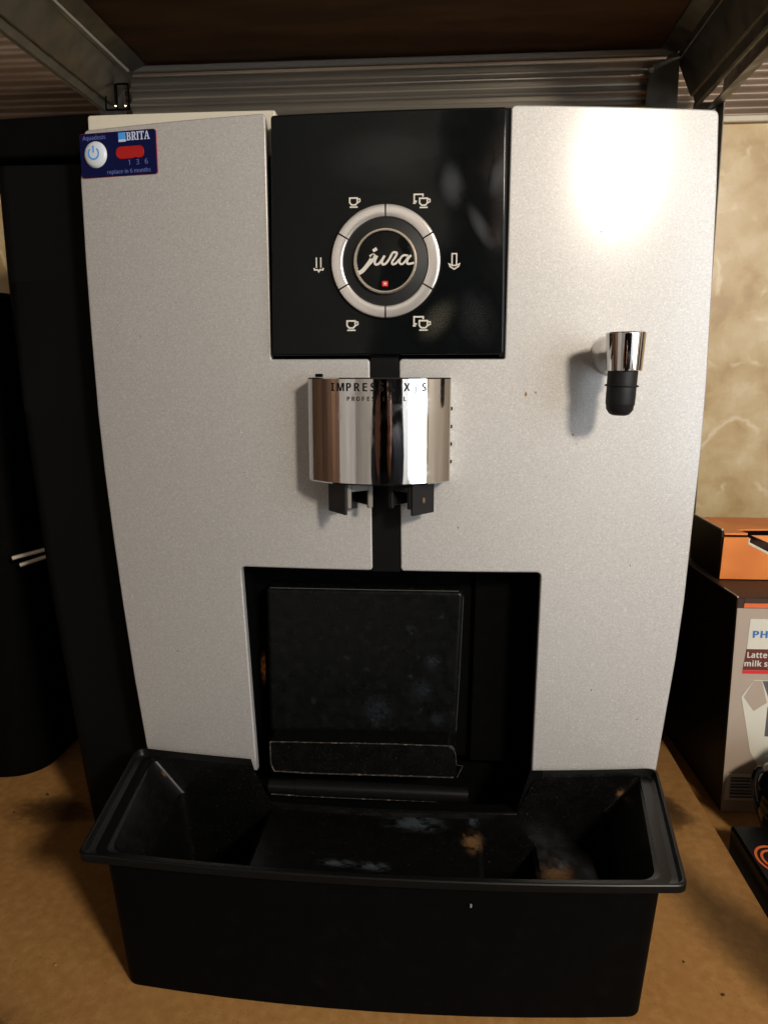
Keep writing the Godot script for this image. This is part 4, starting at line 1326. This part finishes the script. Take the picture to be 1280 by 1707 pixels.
func drip_tray(t: Node3D) -> void:
	var zb := 0.0065
	var ring := func(y: float, dx: float, z_front: float, z_back: float, b := 0.008, rr := 0.006) -> PackedVector3Array:
		return tray_ring(y, 0.1835 + dx, 0.1665 + dx, z_back, z_front, b, 0.006, rr)
	# outer shell, drawn in towards the foot
	var st := begin()
	loft(st, [
		tray_ring(0.0, 0.162, 0.1562, -0.02, 0.1085, 0.0095, 0.006, 0.008),
		tray_ring(0.0012, 0.1632, 0.1574, -0.02, 0.1098, 0.0095, 0.006, 0.008),
		tray_ring(0.1004, 0.1770, 0.1612, -0.004, 0.1225, 0.008, 0.006, 0.009)], 1.0)
	var tr := part("drip_tray", st, M.black, t)
	# rim: outer skirt, rolled top, inner step
	st = begin()
	loft(st, [
		ring.call(0.1005, -0.007, 0.1225, zb - 0.008),
		ring.call(0.1003, 0.0032, 0.1327, zb - 0.0005),
		ring.call(0.1009, 0.0040, 0.1335, zb - 0.0012),
		ring.call(0.1050, 0.0041, 0.1337, zb - 0.0012),
		ring.call(0.1057, 0.0036, 0.1333, zb - 0.0008),
		ring.call(0.1059, 0.0029, 0.1327, zb),
		ring.call(0.1056, 0.0022, 0.1320, zb + 0.0004),
		ring.call(0.1035, 0.0018, 0.1316, zb + 0.0008)], 1.0)
	part("rim", st, M.black_rim, tr)
	# inside: step below the rim, sloping sides, then upright walls and floor
	st = begin()
	loft(st, [
		tray_ring(0.1035, 0.1853, 0.1683, zb + 0.0008, 0.1316, 0.008, 0.006, 0.006),
		tray_ring(0.1015, 0.1846, 0.1676, zb + 0.0012, 0.1308, 0.008, 0.006, 0.010),
		tray_ring(0.0975, 0.1745, 0.1580, zb + 0.0020, 0.1185, 0.008, 0.006, 0.010),
		tray_ring(0.074, 0.1545, 0.1455, zb + 0.003, 0.1155, 0.008, 0.006, 0.012),
		tray_ring(0.010, 0.148, 0.1415, zb + 0.003, 0.1050, 0.008, 0.006, 0.010)], -1.0)
	part("inner_wall", st, M.dirty_black, tr)
	st = begin()
	cbox(st, Vector3(-0.149, 0.0035, 0.0085), Vector3(0.149, 0.0095, 0.1045), 0.001)
	part("tray_floor", st, M.dirty_black, tr)
	# raised blocks on the floor and the hinge bar at the back
	st = begin()
	cbox(st, Vector3(-0.086, 0.0098, 0.0095), Vector3(0.0648, 0.070, 0.1085), 0.003)
	part("raised_block", st, M.dirty_black, tr)
	st = begin()
	cbox(st, Vector3(-0.1445, 0.0098, 0.0095), Vector3(-0.0885, 0.022, 0.1045), 0.003)
	part("raised_block", st, M.dirty_black, tr)
	st = begin()
	cbox(st, Vector3(0.1015, 0.0098, 0.0095), Vector3(0.1445, 0.048, 0.1045), 0.003)
	part("raised_block", st, M.dirty_black, tr)
	st = begin()
	var bar := []
	for k in 15:
		bar.append(Vector3(lerpf(-0.0858, 0.0560, k / 14.0), 0.0855, 0.0165))
	tube(st, bar, 0.0052, 16)
	var hb := part("hinge_bar", st, M.bar_black, tr)
	st = begin()
	tube(st, [Vector3(-0.066, 0.0855, 0.0165), Vector3(0.036, 0.0855, 0.0165)], 0.0058, 16)
	part("hinge_sleeve", st, M.bar_black, hb)
	st = begin()
	tube(st, [Vector3(-0.084, 0.0806, 0.019), Vector3(-0.03, 0.0803, 0.0193), Vector3(0.02, 0.0805, 0.0191), Vector3(0.034, 0.0806, 0.019)], 0.0006, 6)
	part("limescale", st, M.limescale, hb)
	# dried coffee and scale
	st = begin()
	lathe(st, [[0.0, 0.0004], [0.0005, 0.0003], [0.0008, -0.0015]], 7, Transform3D(Basis(Vector3.RIGHT, PI / 2), Vector3(0.0548, 0.083, 0.1302)))
	part("dust_speck", st, mat(lin(0.25, 0.22, 0.19), 0.8), tr)
	var tan_res := film(Color(0.55, 0.41, 0.27), 160, 51, 0.02, 0.36, 0.6)
	var grey_res := film(Color(0.42, 0.46, 0.50), 160, 52, 0.02, 0.42, 0.32)
	for q in [[0.0585, 0.0702, 0.05, 0.010, 0.018, tan_res], [0.0595, 0.0703, 0.025, 0.006, 0.012, grey_res], [-0.028, 0.0702, 0.079, 0.018, 0.006, grey_res], [-0.005, 0.0703, 0.081, 0.016, 0.007, grey_res], [0.02, 0.0702, 0.03, 0.03, 0.016, grey_res], [0.116, 0.0482, 0.05, 0.017, 0.024, tan_res], [0.12, 0.0483, 0.038, 0.007, 0.009, grey_res], [-0.122, 0.0222, 0.045, 0.018, 0.03, grey_res]]:
		sheet("dried_residue", q[5], tr, Vector3(q[0], q[1] + 0.0003, q[2]), Vector3(q[3], 0, 0), Vector3(0, 0, -q[4]))
	for q in [[-0.166, 0.0982, 0.013, 0.004, 0.007], [0.162, 0.0965, 0.0112, 0.004, 0.006]]:
		sheet("dried_residue", tan_res, tr, Vector3(q[0], 0.088, q[2]), Vector3(q[3], 0, 0), Vector3(0, q[4], 0))

func room() -> void:
	# what the chrome sees: plaster wall opposite, plank door on the left, floor, and the photographer
	var plaster := mat(Color.WHITE, 0.85)
	plaster.albedo_texture = noise_tex(0.01, [lin(0.50, 0.47, 0.44), lin(0.60, 0.575, 0.54)], [0.25, 0.75], 256, 5, FastNoiseLite.TYPE_SIMPLEX_SMOOTH, 61)
	tri_map(plaster, 0.8)
	var st := begin()
	cbox(st, Vector3(-1.4, -0.9, 2.05), Vector3(1.5, 1.7, 2.15))
	cbox(st, Vector3(-1.36, -0.9, 0.91), Vector3(-1.26, 1.7, 2.04))
	structure("room_wall", st, plaster)
	st = begin()
	cbox(st, Vector3(1.53, -0.9, -0.4), Vector3(1.63, 1.7, 2.05))
	structure("side_wall", st, plaster)
	var fl := mat(lin(0.14, 0.12, 0.10), 0.7)
	st = begin()
	cbox(st, Vector3(-1.5, -1.0, -0.44), Vector3(1.53, -0.9, 2.04))
	structure("floor", st, fl)
	var d := thing("plank_door", "brown wooden plank door reflected in the left of the chrome spout", "door", Vector3(-1.25, -0.9, 0.9))
	for k in 6:
		st = begin()
		cbox(st, Vector3(-0.02 - 0.002 * (k % 2), 0.0, -1.08 + k * 0.18), Vector3(0.012 + 0.003 * (k % 3), 2.3, -1.085 + (k + 1) * 0.18), 0.004)
		var wood := mat([lin(0.24, 0.115, 0.055), lin(0.30, 0.15, 0.075), lin(0.17, 0.085, 0.045)][k % 3], 0.6)
		part("plank", st, wood, d)
	photographer()

# signed field of tapered capsules on a grid, meshed as surface nets
func flesh(bones: Array, cell: float, k: float) -> SurfaceTool:
	var lo := Vector3.INF
	var hi := -Vector3.INF
	for b in bones:
		var r: float = maxf(b[2], b[3]) + k + cell * 2.0
		for p in [b[0], b[1]]:
			lo = lo.min(p - Vector3.ONE * r)
			hi = hi.max(p + Vector3.ONE * r)
	var nx := int((hi.x - lo.x) / cell) + 2
	var ny := int((hi.y - lo.y) / cell) + 2
	var nz := int((hi.z - lo.z) / cell) + 2
	var f := PackedFloat32Array()
	f.resize(nx * ny * nz)
	f.fill(9.0)
	for b in bones:
		var a: Vector3 = b[0]
		var ab: Vector3 = b[1] - a
		var r: float = maxf(b[2], b[3]) + k + cell
		var p0 := (a.min(b[1]) - Vector3.ONE * r - lo) / cell
		var p1 := (a.max(b[1]) + Vector3.ONE * r - lo) / cell
		var l2 := maxf(ab.length_squared(), 1e-9)
		for z in range(maxi(0, int(p0.z)), mini(nz, int(p1.z) + 1)):
			for y in range(maxi(0, int(p0.y)), mini(ny, int(p1.y) + 1)):
				for x in range(maxi(0, int(p0.x)), mini(nx, int(p1.x) + 1)):
					var p := lo + Vector3(x, y, z) * cell - a
					var t := clampf(p.dot(ab) / l2, 0.0, 1.0)
					var v := p - ab * t
					if b.size() > 4:
						v.z /= b[4]
					var dd: float = v.length() - lerpf(b[2], b[3], t)
					var i := (z * ny + y) * nx + x
					var o := f[i]
					var h := maxf(k - absf(dd - o), 0.0) / k
					f[i] = minf(dd, o) - h * h * k * 0.25
	var vert := {}
	var pos := PackedVector3Array()
	var step := [0, 1, nx, nx + 1, nx * ny, nx * ny + 1, nx * ny + nx, nx * ny + nx + 1]
	for z in nz - 1:
		for y in ny - 1:
			for x in nx - 1:
				var i := (z * ny + y) * nx + x
				var c := 0
				for s in 8:
					if f[i + step[s]] < 0.0:
						c += 1
				if c == 0 or c == 8:
					continue
				var sum := Vector3.ZERO
				var n := 0
				for s in 8:
					for bit in [1, 2, 4]:
						if s & bit:
							continue
						var va := f[i + step[s]]
						var vb := f[i + step[s | bit]]
						if (va < 0.0) == (vb < 0.0):
							continue
						var t := va / (va - vb)
						var q := Vector3(s & 1, (s >> 1) & 1, (s >> 2) & 1)
						q[[0, 1, 0, 2, 2][bit]] += t
						sum += q
						n += 1
				vert[i] = pos.size()
				pos.append(lo + (Vector3(x, y, z) + sum / n) * cell)
	var grad := func(p: Vector3) -> Vector3:
		var g := (p - lo) / cell
		var x := clampi(int(g.x + 0.5), 1, nx - 2)
		var y := clampi(int(g.y + 0.5), 1, ny - 2)
		var z := clampi(int(g.z + 0.5), 1, nz - 2)
		var i := (z * ny + y) * nx + x
		return Vector3(f[i + 1] - f[i - 1], f[i + nx] - f[i - nx], f[i + nx * ny] - f[i - nx * ny]).normalized()
	var nrm := PackedVector3Array()
	for p in pos:
		nrm.append(grad.call(p))
	var st := begin()
	for i in vert:
		var a := f[i]
		for ax in 3:
			var da: int = [1, nx, nx * ny][ax]
			if (a < 0.0) == (f[i + da] < 0.0):
				continue
			var u: int = [nx, nx * ny, 1][ax]
			var w: int = [nx * ny, 1, nx][ax]
			if not (vert.has(i - u) and vert.has(i - w) and vert.has(i - u - w)):
				continue
			var q := [vert[i], vert[i - u], vert[i - u - w], vert[i - w]]
			tri(st, pos[q[0]], pos[q[1]], pos[q[2]], nrm[q[0]], nrm[q[1]], nrm[q[2]])
			tri(st, pos[q[0]], pos[q[2]], pos[q[3]], nrm[q[0]], nrm[q[2]], nrm[q[3]])
	return st

func photographer() -> void:
	var o := Vector3(0.17, 0.0, 0.86)
	var t := thing("person", "person in a dark blue jacket holding up a phone, mirrored in the chrome spout", "person")
	var hip := o + Vector3(0, 0.02, 0.06)
	var sh := [o + Vector3(-0.18, 0.50, 0.02), o + Vector3(0.18, 0.50, 0.02)]
	var el := [Vector3(-0.09, 0.24, 0.80), Vector3(0.36, 0.25, 0.76)]
	var wr := [Vector3(-0.038, 0.272, 0.615), Vector3(0.122, 0.272, 0.612)]
	var neck := o + Vector3(0, 0.57, 0.0)
	var head := o + Vector3(-0.02, 0.70, -0.05)
	var skin := mat(lin(0.42, 0.20, 0.13), 0.5)
	# body: head with face, neck, arms, legs in one surface
	var bones := [
		[head + Vector3(0, 0.03, 0.015), head + Vector3(0, -0.02, 0.0), 0.083, 0.076],
		[head + Vector3(0, -0.05, -0.025), head + Vector3(0, -0.085, -0.045), 0.062, 0.04],
		[head + Vector3(0, 0.0, -0.085), head + Vector3(0, -0.032, -0.104), 0.011, 0.014],
		[head + Vector3(-0.03, -0.066, -0.074), head + Vector3(0.03, -0.066, -0.074), 0.012, 0.012],
		[head + Vector3(-0.082, 0.005, 0.01), head + Vector3(-0.08, -0.03, 0.005), 0.012, 0.01],
		[head + Vector3(0.082, 0.005, 0.01), head + Vector3(0.08, -0.03, 0.005), 0.012, 0.01],
		[head + Vector3(0, -0.08, 0.01), neck + Vector3(0, -0.05, 0.02), 0.054, 0.06],
		[neck + Vector3(0, -0.08, 0.02), hip, 0.12, 0.13],
		[neck + Vector3(0, -0.06, 0.02), sh[0], 0.06, 0.06], [neck + Vector3(0, -0.06, 0.02), sh[1], 0.06, 0.06]]
	for k in 2:
		var sx := -1.0 if k == 0 else 1.0
		bones.append([sh[k], el[k], 0.055, 0.042])
		bones.append([el[k], wr[k], 0.042, 0.027])
		bones.append([hip + Vector3(0.09 * sx, -0.02, 0), o + Vector3(0.10 * sx, -0.42, 0.03), 0.085, 0.055])
		bones.append([o + Vector3(0.10 * sx, -0.42, 0.03), o + Vector3(0.11 * sx, -0.82, 0.07), 0.056, 0.038])
		bones.append([o + Vector3(0.11 * sx, -0.86, 0.06), o + Vector3(0.12 * sx, -0.87, -0.11), 0.035, 0.026])
	var st := flesh(bones, 0.014, 0.03)
	# hands: palm, four bent fingers and a thumb, closed on the phone's edges
	for k in 2:
		var sx := -1.0 if k == 0 else 1.0
		var w: Vector3 = wr[k]
		var palm := w + Vector3(0.002 * -sx, 0.035, -0.045)
		var hb := [[w, palm, 0.026, 0.022], [w + Vector3(0, 0.02, -0.01), palm + Vector3(0, 0.022, 0.0), 0.02, 0.018], [palm + Vector3(0, -0.024, 0.0), palm + Vector3(0, 0.03, 0), 0.014, 0.014]]
		for j in 4:
			var base := palm + Vector3(0, -0.027 + 0.019 * j, -0.008)
			var len: float = [0.024, 0.029, 0.031, 0.028][j]
			var mid := base + Vector3(-sx * 0.008, 0.004, -len)
			var tip := mid + Vector3(-sx * len * 0.85, 0.002, -0.006)
			hb.append([base, mid, 0.0088, 0.0082])
			hb.append([mid, tip, 0.0082, 0.0065])
		var tb := palm + Vector3(-sx * 0.012, 0.01, 0.012)
		var tm := tb + Vector3(-sx * 0.016, 0.026, -0.004)
		hb.append([tb, tm, 0.0105, 0.0095])
		hb.append([tm, tm + Vector3(-sx * 0.008, 0.02, -0.012), 0.0095, 0.0075])
		st.append_from(flesh(hb, 0.004, 0.008).commit(), 0, Transform3D())
	var body := part("body", st, skin, t)
	var jacket := [
		[neck + Vector3(0, -0.10, 0.02), hip + Vector3(0, 0.0, 0), 0.145, 0.155],
		[sh[0] + Vector3(0.05, -0.02, 0), hip + Vector3(-0.07, 0, 0), 0.10, 0.11], [sh[1] + Vector3(-0.05, -0.02, 0), hip + Vector3(0.07, 0, 0), 0.10, 0.11],
		[neck + Vector3(-0.03, -0.05, 0.03), sh[0], 0.07, 0.075], [neck + Vector3(0.03, -0.05, 0.03), sh[1], 0.07, 0.075]]
	for k in 2:
		jacket.append([sh[k], el[k], 0.076, 0.06])
		jacket.append([el[k], el[k].lerp(wr[k], 0.86), 0.06, 0.045])
	var cloth := mat(Color.WHITE, 0.75)
	cloth.albedo_texture = noise_tex(0.02, [lin(0.008, 0.014, 0.035), lin(0.018, 0.03, 0.07)], [0.3, 0.7], 256, 4, FastNoiseLite.TYPE_SIMPLEX_SMOOTH, 71)
	tri_map(cloth, 2.0)
	part("jacket", flesh(jacket, 0.014, 0.035), cloth, body)
	var legs := []
	for k in 2:
		var sx := -1.0 if k == 0 else 1.0
		legs.append([hip + Vector3(0.085 * sx, -0.02, 0), o + Vector3(0.10 * sx, -0.42, 0.03), 0.105, 0.075])
		legs.append([o + Vector3(0.10 * sx, -0.42, 0.03), o + Vector3(0.11 * sx, -0.83, 0.07), 0.075, 0.06])
	part("trousers", flesh(legs, 0.016, 0.03), mat(lin(0.02, 0.02, 0.022), 0.8), body)
	part("hair", flesh([[head + Vector3(0, 0.045, 0.02), head + Vector3(0, -0.01, 0.045), 0.086, 0.072]], 0.012, 0.02), mat(lin(0.02, 0.013, 0.009), 0.7), body)
	# phone: behind the viewpoint
	var ph := thing("phone", "dark smartphone held upright in both hands of the photographer", "phone", Vector3(0.038, 0.3757, 0.5187))
	ph.rotation_degrees = Vector3(-10, 4.7, 0)
	st = begin()
	cbox(st, Vector3(-0.038, -0.125, 0.012), Vector3(0.038, 0.035, 0.020), 0.002)
	part("phone_case", st, M.black, ph)
